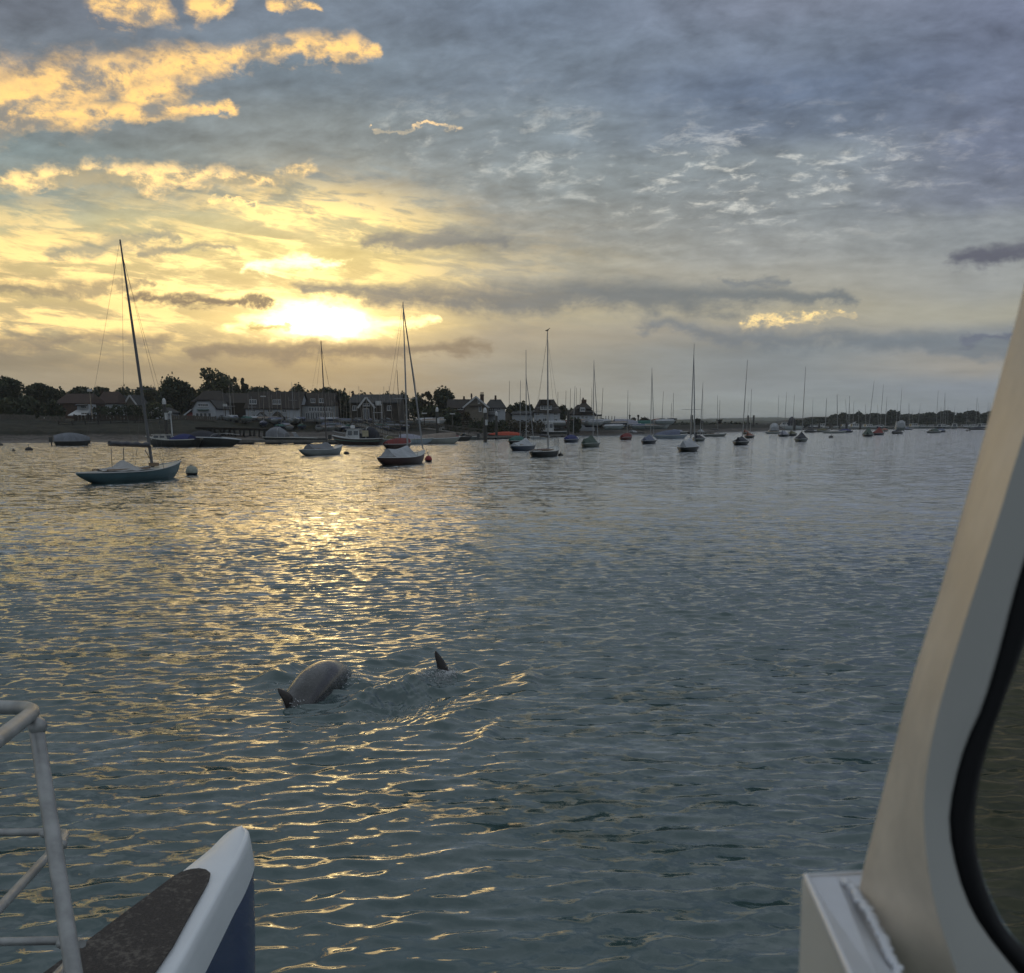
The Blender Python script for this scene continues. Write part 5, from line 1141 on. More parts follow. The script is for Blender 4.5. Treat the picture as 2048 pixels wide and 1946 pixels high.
m4 = motor('dark cruiser with a pale hooped canopy lying on the near pontoon', 583, 885, 7.6, 2.6, radians(-8), HB['dark'], DECKM, fb=(.75, .7, .6), canopy=(.05, .42, 1.45, CV['grey']), screen=(.62, .7))
m5 = motor('small open dinghy with outboard at the right end of the near pontoon', 626, 884, 4.4, 1.8, radians(175), HB['dark'], HB['dark'], fb=(.5, .5, .75), outboard=True)
m6 = motor('fishing boat with white wheelhouse, brown hull and dark aft canopy', 714, 889, 6.6, 2.4, radians(170), paint('umber_hull', (.060, .035, .025)), TRIM, fb=(.75, .70, 1.15), cabin=(.40, .70, 1.25, .78), stripe=mat('green_stripe', (.12, .2, .17), .5), canopy=(.08, .38, 1.5, CV['dark']), bowrail=True)
MB().box(-1.9, -1.1, 1.03, 1.06, 1.0, 1.75).build('canopy_window', mat('clear_vinyl', (.38, .33, .22), .4), m6); MB().lathe([(.28, 2.0), (.28, 2.3), (.22, 2.38), (0, 2.38)], 12, (.5, 0, 0)).build('radar_dome', TRIM, m6)
motor('small grey white boat half behind the red covered yacht', 776, 888, 5.4, 2.1, radians(172), HB['white'], DECKM, fb=(.6, .55, .8), canopy=(.35, .6, .5, CV['olive']))
motor('low white speedboat behind the white tented brown yacht', 818, 888, 6.4, 2.3, radians(5), paint('pale_blue_white', (.36, .41, .46)), DECKM, fb=(.6, .6, .75), cover=(.3, .75, 1.2, 1.0, -.2, CV['lilac']), screen=(.7, .4), outboard=True)
motor('rounded white boat with a brown tan cover right of the red buoy', 876, 887, 6.0, 2.3, radians(8), paint('old_white', (.36, .36, .33)), TRIM, fb=(.7, .65, .85), cover=(.02, .9, .95, 1.45, -.15, CV['tan']))
motor('dark grey open boat with red brown gear right of the tan covered boat', 910, 881.5, 5.4, 2.1, radians(12), HB['dark'], HB['brown'], fb=(.5, .5, .7), cover=(.1, .6, .9, .8, -.1, cloth('rust', (.14, .05, .045))))
motor('small grey work boat with outboard left of the right pontoon', 928, 879.5, 4.6, 1.9, radians(160), HB['grey'], DECKM, fb=(.5, .5, .7), outboard=True, screen=(.6, .5))
m10 = motor('orange covered inflatable boat on the right pontoon', 1009, 876.8, 6.0, 2.2, radians(176), HB['dark'], CV['red'], fb=(.55, .5, .7), cover=(.02, .96, .95, .8, -.35, cloth('bright_orange', (.34, .055, .028))), outboard=True)
motor('white wheelhouse boat with a dark hull, left of the two on the right pontoon', 1058, 871.5, 6.4, 2.5, radians(10), HB['dark'], TRIM, fb=(.9, .9, 1.0), cabin=(.25, .75, 1.3, .85))
motor('long white wheelhouse boat with a dark hull, right of the two on the right pontoon', 1100, 872, 8.0, 2.8, radians(178), HB['dark'], TRIM, fb=(1.0, .9, 1.3), cabin=(.40, .80, 1.9, .85))
motor('small white inflatable tender in front of the long white wheelhouse boat', 1080, 878.5, 3.4, 1.6, radians(5), paint('tender_white', (.55, .55, .56)), TRIM, fb=(.45, .4, .5), stern=.9)
motor('dark inflatable with a white seat at the edge of the spit', 1273, 869, 4.6, 1.9, radians(30), HB['dark'], HB['dark'], fb=(.5, .45, .6), cover=(.15, .4, 1.1, .9, 0, CV['white']))
motor('white hulled boat with a white and blue cover off the spit', 1341, 877, 6.2, 2.3, radians(8), paint('sky_white', (.34, .39, .46)), TRIM, fb=(.6, .55, .7), cover=(.05, .75, .9, 1.5, -.25, CV['bluegrey']))
motor('small grey boat with white bundles behind the white and blue covered boat', 1359, 868, 4.8, 2.0, radians(20), HB['grey'], DECKM, fb=(.5, .5, .6), cover=(.1, .6, 1.2, 1.0, 0, CV['lilac']))
motor('white hooped cabin boat at the edge of the far mooring field', 1547, 866, 7.2, 3.0, radians(80), HB['dark'], TRIM, fb=(.7, .7, .8), canopy=(.02, .5, 2.0, CV['white']))
motor('large white motor yacht with a navy flybridge cover behind the moorings', 1568, 860, 15, 4.2, radians(170), paint('gloss_white', (.56, .57, .58)), TRIM, fb=(1.5, 1.6, 2.3), cabin=(.25, .62, 1.5, .8), canopy=(.22, .42, 3.6, CV['dark']))
motor('big white cabin cruiser with dark windows standing out in the right moorings', 1799, 861.5, 10, 3.6, radians(75), HB['white'], TRIM, fb=(1.3, 1.2, 1.6), cabin=(.2, .7, 2.1, .9), canopy=(.02, .22, 2.4, CV['white']))
motor('white boat with a raised slanting bow in the far marina', 1690, 858, 11, 3.4, radians(15), HB['white'], TRIM, fb=(1.0, 1.2, 3.4), cabin=(.3, .55, 1.0, .7))
for i, (px, py, w) in enumerate(((1828,857,9),(1842,857,9),(1885,857.5,10),(1908,857.4,11),(1932,857,9),(1943,857,8),(1965,857.5,10),(1762,857,9),(1738,857.5,9),(1640,857.8,8),(1630,858.2,8),(1722,857.3,7),(1710,858.2,8),(1860,856.8,7))):
    motor('far %s motor cruiser %s %s' % (['white', 'pale grey', 'navy hulled', 'white'][i % 4], ['with raised cabin', 'with low cabin', 'with dark windows'][i % 3], zone(px)), px, py, w, 3.2, radians([10, 165, 30, 70][i % 4]), [HB['white'], HB['grey'], HB['navy'], HB['white']][i % 4], TRIM, fb=(1.0, 1.0, 1.6), cabin=(.25, .68, [1.5, .9, 1.2][i % 3], .8), group='motor cruisers in the far marina')
# blocks of boats ashore on the spit
def ashore(lab, px, py, Y, L, head, hullm, topm, **kw):
    p = at_y(px, py, Y); p.z = p.z + .15; return motor(lab, 0, 0, L, L * .36, radians(head), hullm, topm, fb=(.5, .5, .7), group='boats laid up on the foreshore', pos=p, **kw)
G2 = 'x'
ashore('white motor boat with blue cover laid up on the spit', 1253, 854, 262, 8, 12, HB['white'], TRIM, cover=(.1, .85, 1.8, 1.3, -.2, CV['lilac']))
ashore('green covered boat laid up right of the white and blue one on the spit', 1278, 854, 264, 8.5, 170, HB['white'], CV['teal'], cover=(.1, .9, 1.5, 1.2, -.1, CV['teal']))
for i, (px, py, L, hd, c, cv) in enumerate(((1190,850,5,30,'white','grey'),(1200,848,6,20,'white','white'),(1222,855,5,10,'grey','dark'),(1228,858,5,5,'white','white'),(1238,852,4.5,-20,'navy','tan'),(1294,857,4,-30,'white','white'),(1310,857,5,0,'grey','tan'),(1322,857,4,10,'white','white'),(1282,857,5,15,'white','bluegrey'),
    (1148,849,4.5,20,'red','red'),(1156,848,4,0,'white','tan'),(1166,851,4.5,10,'white','white'),(1177,850,4,160,'white','grey'),(1185,853,4,10,'navy','dark'),(1098,852,5,5,'white','grey'),(1115,851,6,175,'white','white'),(1126,852,5,0,'grey','tan'),
    (855,846,5,20,'white','white'),(867,848,5,10,'white','tan'),(886,845,5,40,'white','grey'),(902,848,4,5,'white','white'),(1330,848,5,10,'white','white'),(1313,847,4,60,'white','orange'))):
    ashore('%s dinghy, %s cover, %s' % (c, cv.replace('bluegrey', 'blue grey'), ('lying broadside' if abs(hd) < 16 or hd > 164 else 'turned on the bank') + (' on the spit' if px > 1185 else ' by the white houses' if px > 1000 else ' by the dark shrub')),
           px, py, (238 if px > 1080 else 212) + (i % 3) * 5, L, hd, HB[c], TRIM, cover=(.05, .9, .8, .9, -.1, CV[cv]))
# dinghy park: many thin masts
rd = random.Random(11); DC = ['grey', 'white', 'bluegrey', 'teal', 'dark', 'lilac', 'tan']
hm_, bmd, zsd = hull_mesh(4.2, 1.6, .45, .42, .6, HB['white'], stern=.7, os=.05); dh = [hm_.mesh('hull', HB[c]) for c in ('white', 'grey', 'midblue')]
dcv = {c: tent(4.2, bmd, zsd, .02, .95, .75, .75, sag=-.05, sk=.7).mesh('cover', CV[c]) for c in DC}
ms_ = [MB().tube([(0, 0, .3), (0, 0, h)], [.055, .03], 5).mesh('mast', mat('dinghy_spar', (.24, .215, .18), .6)) for h in (5.2, 5.9, 6.6, 7.2)]
bo_ = MB().tube([(.3, 0, .95), (-1.9, 0, .85)], .05, 5).mesh('boom', ALU); tr_ = MB().box(-1.2, 1.4, -.5, .5, -.35, -.12).mesh('trolley', WIRE)
xs_ = [c for a, b, n in ((448, 470, 3), (496, 516, 2), (528, 604, 13), (640, 705, 16), (716, 740, 7), (745, 800, 13), (808, 818, 2)) for c in np.linspace(a, b, n)]
words = ['nearest the quay', 'second row', 'third row', 'back row']; where = lambda p: 'before the long tiled building' if p < 610 else 'left of the clubhouse gable' if p < 715 else 'before the clubhouse gable' if p < 742 else 'right of the clubhouse gable'
for i, px in enumerate(xs_):
    px += rd.uniform(-1.5, 1.5); k = rd.randrange(4); Y = 204 + k * 3.4 + rd.uniform(-.8, .8) + max(0, (px - 640)) * .06; g = gz(px, Y) + .3; c = DC[i % 7]; hc = (i // 2) % 3; q = rd.randrange(4)
    r = empty('sailing_dinghy', (x_of(px, Y, g), Y, g), radians(rd.choice([80, 95, 60, 110, 20])), '%s dinghy, %s cover, %s mast, %s %s' % (['white', 'grey', 'blue'][hc], c.replace('bluegrey', 'blue grey'), ['short', 'middling', 'tall', 'very tall'][q], words[k], where(px)), 'dinghy', 'sailing dinghies parked in the boat yard')
    inst('hull', dh[hc], r); inst('cover', dcv[c], r); m = inst('mast', ms_[q], r, (.5, 0, 0)); m.rotation_euler = (radians(rd.gauss(0, 1.5)), radians(rd.gauss(-2.5, 1.5)), 0); inst('trolley', tr_, r)
    if i % 2: inst('boom', bo_, r)
lm = [(588, 768, 'tall pale mast with crosstrees over the boat yard'), (506, 796, 'mast with pale top over the left of the boat yard'), (464, 795, 'leaning mast at the left end of the yard')]
for px, ty, lab in lm:
    Y = 210; g = gz(px, Y); h = z_of(ty, Y) - g; r = empty('sailing_dinghy', (x_of(px, Y, g), Y, g + .3), 1.2, lab, 'dinghy', 'sailing dinghies parked in the boat yard'); inst('hull', dh[0], r); inst('cover', dcv['white'], r)
    MB().tube([(0, 0, .3), (-.1, 0, h)], [.08, .04], 6).build('mast', ALU, r); MB().tube([(-.05, -1, h * .55), (-.05, 1, h * .55)], .04, 5).build('spreader', ALU, r)
# cars and a van in the yard
CAR = {'silver': paint('silver_car', (.30, .31, .33)), 'black': paint('black_car', (.02, .02, .022)), 'red': paint('red_car', (.20, .025, .02)), 'white': paint('white_car', (.5, .5, .5))}
def car(lab, px, py, Y, c, rz):
    p = at_y(px, py, Y); p.z = gz(px, Y); r = empty('parked_car', p, rz, lab, 'car', 'cars parked by the boat yard')
    pr = [(-2.1,.35),(-2.1,.75),(-1.9,.92),(-1.5,.95),(-1.0,1.40),(.35,1.43),(1.0,.98),(1.85,.85),(2.1,.68),(2.12,.35)]
    m = MB(); rings = [[(x, y * (1 if z < 1 else .82), z) for x, z in pr] for y in (-.85, -.8, .8, .85)]; m.prism([(x, -.84, z) for x, z in pr], (0, 1.68, 0)); m.build('body', CAR[c], r)
    for s in (-1, 1): MB().add([(-1.4, s * .85, .98), (.85, s * .85, .98), (.25, s * .85, 1.36), (-.95, s * .85, 1.36)], [(0,1,2,3)]).build('side_window', GLASS, r)
    MB().add([(1.02, -.7, 1.0), (1.02, .7, 1.0), (.42, .65, 1.40), (.42, -.65, 1.40)], [(0,1,2,3)]).build('windscreen', GLASS, r)
    for x in (-1.3, 1.35):
        for s in (-1, 1): w = MB(); w.lathe([(.0, -.1), (.33, -.1), (.33, .1), (0, .1)], 12); w.v = [(x + a, s * .78 + cz, .33 + b) for a, b, cz in w.v]; w.build('wheel', mat('tyre', (.02, .02, .02), .8), r)
car('black car parked beside the dinghies below the steep roofed house', 1196, 850, 262, 'black', .2); car('silver car parked on the spit left of the white and blue boat', 1233, 850, 285, 'silver', .1)
car('white car parked by the lamp post near the dark shrub', 899, 848, 218, 'white', 0.05); car('red car parked in front of the steep roofed house', 1146, 849, 250, 'red', .3)
# ------------------------------------------------------------------ buoys
def buoy(px, py, d, col, lab, kind='ball', group='mooring buoys'):
    g = ground(px, py); r = empty('mooring_buoy', (g.x, g.y, 0), 0, lab, 'buoy', group); m = mat('buoy_' + str(int(col[0] * 100)) + str(int(col[1] * 100)), col, .55, var=.2)
    if kind == 'ball':
        pr = [(d / 2 * sin(a), d * .30 - d / 2 * cos(a)) for a in np.linspace(.15, pi - .12, 14)]; MB().lathe(pr, 20).build('body', m, r)
        MB().lathe([(d * .505 * sin(a), d * .30 - d * .505 * cos(a)) for a in np.linspace(.6, 1.35, 5)], 20).build('waterline_band', BLACKP, r)
        MB().lathe([(.05, d * .78), (.05, d * .86), (0, d * .86)], 8).build('ring', WIRE, r)
    else:
        MB().lathe([(0, -.2), (d * .35, -.1), (d * .5, .05), (d * .38, d * .28), (d * .1, d * .42), (0, d * .43)], 14).build('body', m, r); MB().tube([(0, 0, d * .4), (0, 0, d * .75)], .03, 5).build('staff', WIRE, r)
    return r
buoy(384, 950, .62, (.30, .31, .26), 'round pale buoy with dark waterline at the bow of the blue yacht'); buoy(693, 908, .52, (.03, .025, .02), 'dark conical buoy at the bow of the white tented yacht', 'cone'); b3 = buoy(857, 923, .52, (.30, .035, .03), 'red buoy at the bow of the brown yacht')
for px, py, d, lab in ((2, 891, .6, 'dark low buoy cut by the left edge of the picture'), (27, 901.5, .35, 'tiny dark float left of the dark low pair'), (58, 900.5, .8, 'dark flattened buoy on the golden water at left'), (176, 887, .7, 'dark buoy just right of the grey covered cruiser'), (1121, 911, .45, 'small dark buoy at the bow of the dark bird masted yacht'), (1662, 875, .9, 'low dark buoy with a staff alone on the right'), (1934, 862, .9, 'left of a close pair of dark floats near the window frame'), (1939, 862, .8, 'right of a close pair of dark floats near the window frame')):
    buoy(px, py, d, (.025, .022, .02), lab, 'cone')
for (p0, p1, lab) in (((352, 918), (383, 931), 'thin mooring line from the blue yacht bow to its round buoy'), ((852, 897), (857, 908), 'short mooring line from the brown yacht bow to its red buoy')):
    gA = ground(*((384, 950) if p1[0] < 500 else (857, 923))); b = Vector((gA.x, gA.y, .5 if p1[0] < 500 else .42)); a = at_y(p0[0], p0[1], gA.y + .3)
    o = MB().tube([a, a.lerp(b, .5) - Vector((0, 0, .05)), b], .014, 5).build('mooring_line', mat('rope', (.07, .05, .04), .9)); tag(o, lab, 'rope', 'mooring lines')

# ------------------------------------------------------------------ dolphins
SKIN = bpy.data.materials.new('dolphin_skin'); SKIN.use_nodes = True; t = SKIN.node_tree; E.nt = t; b_ = t.nodes['Principled BSDF']
co = E(t.nodes.new('ShaderNodeTexCoord').outputs['Object']); n1 = noise(co, 5, 5, .65); n2 = noise(co, 70, 3, .7); n3 = noise(co, 22, 4, .6)
sk = mixc(smooth(n1, .35, .65), (.018, .017, .017), (.042, .039, .038)); E._put(b_.inputs['Base Color'], mixc(smooth(n2, .70, .76) * .7, sk, (.5, .48, .45)))
E._put(b_.inputs['Roughness'], n3 * .30 + .08); bp = t.nodes.new('ShaderNodeBump'); bp.inputs['Distance'].default_value = .006; E._put(bp.inputs['Height'], n3 + n2 * .4); t.links.new(bp.outputs[0], b_.inputs['Normal']); b_.inputs['Coat Weight'].default_value = .7; b_.inputs['Coat Roughness'].default_value = .04
FINM = mat('fin_skin', (.030, .024, .022), .3, var=.2)
# fractions along the body from beak tip (0) to flukes (1): radius (half height), width factor
DB = [(0, .012, 1), (.03, .035, 1.1), (.07, .045, 1.1), (.085, .085, 1), (.13, .14, 1), (.20, .185, 1), (.30, .225, 1), (.40, .235, 1), (.50, .225, .98), (.60, .185, .95), (.70, .135, .88), (.80, .085, .75), (.88, .05, .6), (.94, .035, .6), (.98, .02, 1), (1, .005, 1)]
def dolphin(lab, base, head, spine, L=2.7, k=1.0, fin_at=.50, fh=.24, lean=0.0, roll=0.0, fw=1.0):
    """spine: function f -> (forward distance, height) of the body axis in metres; base on the water"""
    r = empty('dolphin', (base.x, base.y, 0), head, lab, 'dolphin', 'dolphins'); rings = []; n = 44
    def samp(f): return (float(np.interp(f, [d[0] for d in DB], [d[1] for d in DB])) * k, float(np.interp(f, [d[0] for d in DB], [d[2] for d in DB])))
    for i in range(n + 1):
        f = i / n; x, z = spine(f); x2, z2 = spine(min(1, f + .01)); x0, z0 = spine(max(0, f - .01)); tx, tz = x2 - x0, z2 - z0; q = sqrt(tx * tx + tz * tz) + 1e-9; nx, nz = tz / q, -tx / q
        if nz < 0 and abs(nz) > .05 and False: pass
        up = (nx, nz) if nz > 0 else (-nx, -nz)
        if abs(nz) < .2: up = (nx, nz) if (nx > 0) else (-nx, -nz)
        rad, wf = samp(f); ring = []
        for j in range(24):
            a = 2 * pi * j / 24; ring.append((x + up[0] * rad * cos(a), rad * .88 * wf * sin(a) , z + up[1] * rad * cos(a) - (.02 if cos(a) < 0 else 0)))
        rings.append(ring)
    MB().loft(rings, closed=True, cap=True).build('body', SKIN, r)
    # dorsal fin: swept back crescent, thick at the base
    x, z = spine(fin_at); x0, z0 = spine(fin_at - .02); x2, z2 = spine(fin_at + .02); d = Vector((x0 - x2, 0, z0 - z2)).normalized(); u = Vector((-d.z, 0, d.x)); u = u if u.z > 0 else -u
    o = Vector((x, 0, z)) + u * (samp(fin_at)[0] * .93); fr = []
    for i in range(11):
        f = i / 10; hh = fh * f; le = -.30 * fh * 1.1 * f ** 1.6 * 1.6; w = (.30 * (1 - f ** 1.6) ** .8 + .02) * fh / .24 * fw; c = o + u * hh + d * (.10 * fh / .24 + le) + Vector((0, lean * f * f, 0)); th = .020 * (1 - f * .85)
        fr.append([c, c - d * w * .15 + Vector((0, th * .8, 0)), c - d * w * .4 + Vector((0, th, 0)), c - d * w * .75 + Vector((0, th * .5, 0)), c - d * w * (1 - .15 * sin(pi * f)), c - d * w * .75 - Vector((0, th * .5, 0)), c - d * w * .4 - Vector((0, th, 0)), c - d * w * .15 - Vector((0, th * .8, 0))])
    MB().loft(fr, closed=True, cap=True).build('dorsal_fin', FINM, r)
    # flukes and flippers, under water
    x, z = spine(.97); f = MB()
    for s in (-1, 1): f.add([(x + .1, s * .03, z + .01), (x - .02, s * .18, z), (x - .20, s * .34, z), (x - .16, s * .15, z), (x - .14, s * .02, z - .01)], [(0,1,2,3,4)])
    f.prism([(x + .1, .03, z), (x - .2, .34, z), (x - .14, 0, z), (x - .2, -.34, z), (x + .1, -.03, z)], (0, 0, .02)); f.build('flukes', FINM, r)
    x, z = spine(.27)
    for s in (-1, 1): MB().prism([(x + .12, s * .15, z - .12), (x - .10, s * .17, z - .14), (x - .32, s * .42, z - .26), (x - .22, s * .45, z - .27)], (0, 0, .03)).build('flipper', FINM, r)
    # eye and mouth
    x, z = spine(.12)
    for s in (-1, 1): 
        e = MB(); e.lathe([(0, -.012), (.012, 0), (0, .012)], 8, (x, s * .118, z)); e.build('eye', HB['dark'], r)
    return r
cA = ground(650, 1372)
def spA(f):   # rolling dive: head already under on the far side, back arched, tail still under on the near side
    s = (.50 - f) * 2.7           # distance ahead of the fin
    s2 = s - .55
    c_ = max(-1.0, min(1.0, s2)); return (s2 if s2 < .9 else .9 + (s2 - .9) * .55, .05 - .36 * c_ * c_ - .5 * (abs(s2) - abs(c_)))
dolphin('large grey dolphin rolling with its broad arched back out of the water', cA, radians(76), spA, k=1.0, fin_at=.57, fh=.24, lean=.04, fw=.60)
cB = ground(880, 1349)
def spB(f):
    s = (.50 - f) * 2.4; return (s, -.225 - .06 * s * s)
dolphin('second dolphin showing only its slim upright dorsal fin', cB, radians(25), spB, L=2.4, k=.9, fin_at=.5, fh=.30, lean=.02, fw=.42)
# drops of spray
SPR = mat('spray', (.75, .76, .78), .25)
def spray(lab, pts, n, seed):
    r = random.Random(seed); m = MB()
    for i in range(n):
        p, w = r.choice(pts); c = p + Vector((r.gauss(0, w), r.gauss(0, w), abs(r.gauss(0, w * .55)) + .01)); q = r.uniform(.003, .008)
        m.add([c + Vector(v) * q for v in ((1,0,0),(-1,0,0),(0,1,0),(0,-1,0),(0,0,1),(0,0,-1))], [(0,2,4),(2,1,4),(1,3,4),(3,0,4),(2,0,5),(1,2,5),(3,1,5),(0,3,5)], True)
    o = m.build('spray', SPR); tag(o, lab, 'spray', None, 'stuff')
gA1 = ground(700, 1362); gA1.z = .08; gA2 = ground(588, 1412); gB1 = ground(884, 1352); gB2 = ground(850, 1360)
spray('fine water spray round the rolling dolphin and the second fin', [(gA1, .10), (ground(712, 1368), .12), (gA2, .05), (ground(600, 1378), .10), (gB1, .07), (gB2, .09), (ground(905, 1350), .05)], 360, 4)

# ------------------------------------------------------------------ the boat alongside: bow and guard rail
BW = mat('white_gelcoat', (.80, .82, .84), .35, var=.04, vscale=3, coat=.2, bump=.0006, bscale=60)
NAVY = paint('navy_gelcoat', (.002, .018, .115), .25, var=.15)
PAD = bpy.data.materials.new('non_skid_pad'); PAD.use_nodes = True; t = PAD.node_tree; E.nt = t; b_ = t.nodes['Principled BSDF']; co = E(t.nodes.new('ShaderNodeTexCoord').outputs['Object'])
p1, p2, p3 = noise(co, 9, 6, .7), noise(co, 60, 4, .7), noise(co, 220, 2, .5)
E._put(b_.inputs['Base Color'], mixc(smooth(p1 * .45 + p2 * .55, .50, .62) * .75, mixc(smooth(p3, .4, .6), (.040, .034, .031), (.062, .052, .047)), (.155, .135, .115))); b_.inputs['Roughness'].default_value = .9
bp = t.nodes.new('ShaderNodeBump'); bp.inputs['Distance'].default_value = .0015; E._put(bp.inputs['Height'], p3); t.links.new(bp.outputs[0], b_.inputs['Normal'])
ZD = 1.30
def gd(x, y, z=ZD): return ground(x, y, z)
def dense(pts, n):
    pts = [Vector(p) for p in pts]; d = [0]
    for a, b in zip(pts, pts[1:]): d.append(d[-1] + (b - a).length)
    out = []
    for i in range(n):
        s = d[-1] * i / (n - 1); k = max(0, min(len(pts) - 2, next((j for j in range(len(d) - 1) if d[j + 1] >= s - 1e-9), 0))); f = (s - d[k]) / (d[k + 1] - d[k]); out.append(pts[k].lerp(pts[k + 1], f))
    return out
def spline(pts, n):
    P = [Vector(p) for p in pts]; P = [P[0] * 2 - P[1]] + P + [P[-1] * 2 - P[-2]]; o = []
    for i in range(n):
        u = i / (n - 1) * (len(P) - 3); k = min(int(u), len(P) - 4); f = u - k; a, b, c, d = P[k:k+4]; o.append(.5 * ((2 * b) + (c - a) * f + (2 * a - 5 * b + 4 * c - d) * f * f + (3 * b - a - 3 * c + d) * f ** 3))
    return dense(o, n)
Lp = [(484,1650),(470,1651),(452,1664),(425,1691),(390,1719),(356,1746),(260,1817),(169,1888),(93,1945),(-60,2058),(-330,2255)]   # port edge
Rp = [(484,1650),(489,1657),(484,1676),(467,1712),(447,1745),(422,1790),(394,1840),(364,1893),(332,1948),(283,2045),(165,2240)]    # crest of the starboard edge
n = 60; LL = spline([gd(*p) for p in Lp], n); RL = spline([gd(*p) for p in Rp], n)
bow = empty('moored_boat', gd(488, 1650, 0), 0, 'white and blue boat bow with dark non skid deck and tubular rail, lower left', 'boat'); 
rings = []
for i in range(n):
    a, b = LL[i], RL[i]; rings.append([a.lerp(b, q) + Vector((0, 0, -.010 * (1 - 4 * q * (1 - q)) * 1.0)) for q in (0, .04, .1, .25, .5, .75, .9, .96, 1)])
wb(MB().loft(rings), 'foredeck', BW, bow)
# rounded gunwale flanges dropping outboard
def flange(Ls, out, drop, name, m, n2=7, z0=-.010):
    c_ = []
    for i, p in enumerate(Ls):
        tng = (Ls[min(i + 1, len(Ls) - 1)] - Ls[max(i - 1, 0)]).normalized(); nn = Vector((tng.y, -tng.x, 0)) * out; ring = []
        for j in range(n2 + 1):
            a = j / n2 * radians(80); ring.append(p + nn * (.022 * sin(a) + .004 * j / n2) * 1.0 + Vector((0, 0, z0 - .045 * (1 - cos(a)) - (drop - .045) * max(0, (j - 3) / (n2 - 3)))))
        c_.append(ring)
    wb(MB().loft(c_), name, m, bow); return [r[-1] for r in c_]
fr_ = flange(RL, -1, .135, 'gunwale', BW); fl_ = flange(LL, 1, .135, 'gunwale', BW)
# hull sides falling to the stem and the waterline
stem = [(497,1712),(493,1760),(487,1830),(477,1946)]
zt_ = ZD - .145; 
def hull_side(E1, side):
    rg = []
    for i, p in enumerate(E1):
        q = p.copy(); col = []
        for j in range(9):
            f = j / 8; w = 1 - f * .30 * (1 - i / len(E1)); c = gd(488, 1650, 0); cx = (LL[i] + RL[i]) / 2
            xx = cx.x + (q.x - cx.x) * (1 - .45 * f); yy = cx.y + (q.y - cx.y) * (1 - .45 * f) - .30 * f * max(0, 1 - i / 14); col.append(Vector((xx, yy, zt_ - .02 - (zt_ + .3) * f)))
        col[0] = q + (Vector((cx.x, cx.y, q.z)) - q) * .05 + Vector((0, 0, .02)); rg.append(col)
    wb(MB().loft(rg), 'hull', NAVY, bow)
hull_side(fr_, -1); hull_side(fl_, 1)
# non-skid pad inset on the deck, 4 mm proud
pad = [(163,1894),(226,1846),(300,1791),(345,1757),(362,1747),(380,1741.5),(398,1739.5),(412,1742),(421,1749),(418,1762),(408,1782),(392,1810),(370,1850),(347,1893),(311,1946),(245,2060),(130,2245),(-290,2245),(60,1970)]
pp = [gd(*p) + Vector((0, 0, .006)) for p in pad]; pp = [p for p in pp]; m = MB(); m.add(pp + [p - Vector((0, 0, .006)) for p in pp], [tuple(range(len(pp)))[::-1]] + [(i, (i + 1) % len(pp), len(pp) + (i + 1) % len(pp), len(pp) + i) for i in range(len(pp))]); wb(m, 'deck_pad', PAD, bow)
# dings in the gel coat
dm_ = mat('bare_chip', (.10, .10, .11), .8)
RAIL = mat('galvanised_tube', (.34, .34, .335), .45, metal=.35, var=.22, vscale=14, bump=.0008, bscale=90)
# guard rail: one post with three rails turning the corner
def rp(px, py, d): return at_depth(px, py, d)
def arc3(a, c, b, k=.35, n=7):
    p, q = c.lerp(a, k), c.lerp(b, k); return [p.lerp(c, f).lerp(c.lerp(q, f), f) for f in [i / n for i in range(n + 1)]]
D0 = 2.35
top = rp(71, 1446, D0); foot = rp(150, 1962, D0 - .35)
wb(MB().tube(dense([top, foot], 5), .0168, 16), 'post', RAIL, bow)
A_, C_, B_ = rp(-260, 1409, D0 + .35), rp(78, 1416, D0 + .06), rp(-120, 1568, D0 - .62)
wb(MB().tube([A_] + arc3(A_, C_, B_, .13, 10) + [B_], .0168, 16), 'top_rail', RAIL, bow)
A_, C_, B_ = rp(-260, 1667, D0 + .25), rp(134, 1664, D0 + .12), rp(112, 1700, D0 - .12)
wb(MB().tube([A_] + arc3(A_, C_, B_, .12, 8)[:-1] + [rp(124, 1688, D0)], .0095, 12), 'mid_rail', RAIL, bow); wb(MB().tube([rp(103, 1704, D0 - .03), rp(-60, 1880, D0 - .55)], .0098, 12), 'mid_brace', RAIL, bow)
A_, C_, B_ = rp(-260, 1889, D0 + .1), rp(166, 1880, D0 - .05), rp(146, 1935, D0 - .25)
wb(MB().tube([A_] + arc3(A_, C_, B_, .15, 8), .0098, 12), 'lower_rail', RAIL, bow); wb(MB().tube([rp(139, 1926, D0 - .22), rp(60, 2010, D0 - .5)], .0110, 12), 'lower_brace', RAIL, bow)
for (px, py, d, s) in ((74, 1452, D0 - .02, .022), (103, 1703, D0 - .03, .0135), (124, 1689, D0 - .02, .0125), (139, 1927, D0 - .22, .015), (88, 1667, D0 + .01, .0115), (122, 1887, D0 - .10, .0115)):
    bm = bmesh.new(); bmesh.ops.create_icosphere(bm, subdivisions=2, radius=s)
    for v in bm.verts: v.co *= random.uniform(.90, 1.06)
    me = bpy.data.meshes.new('weld'); bm.to_mesh(me); bm.free(); me.materials.append(RAIL); me.polygons.foreach_set('use_smooth', [True] * len(me.polygons)); inst('weld', me, bow, rp(px, py, d) - Vector(bow.location))

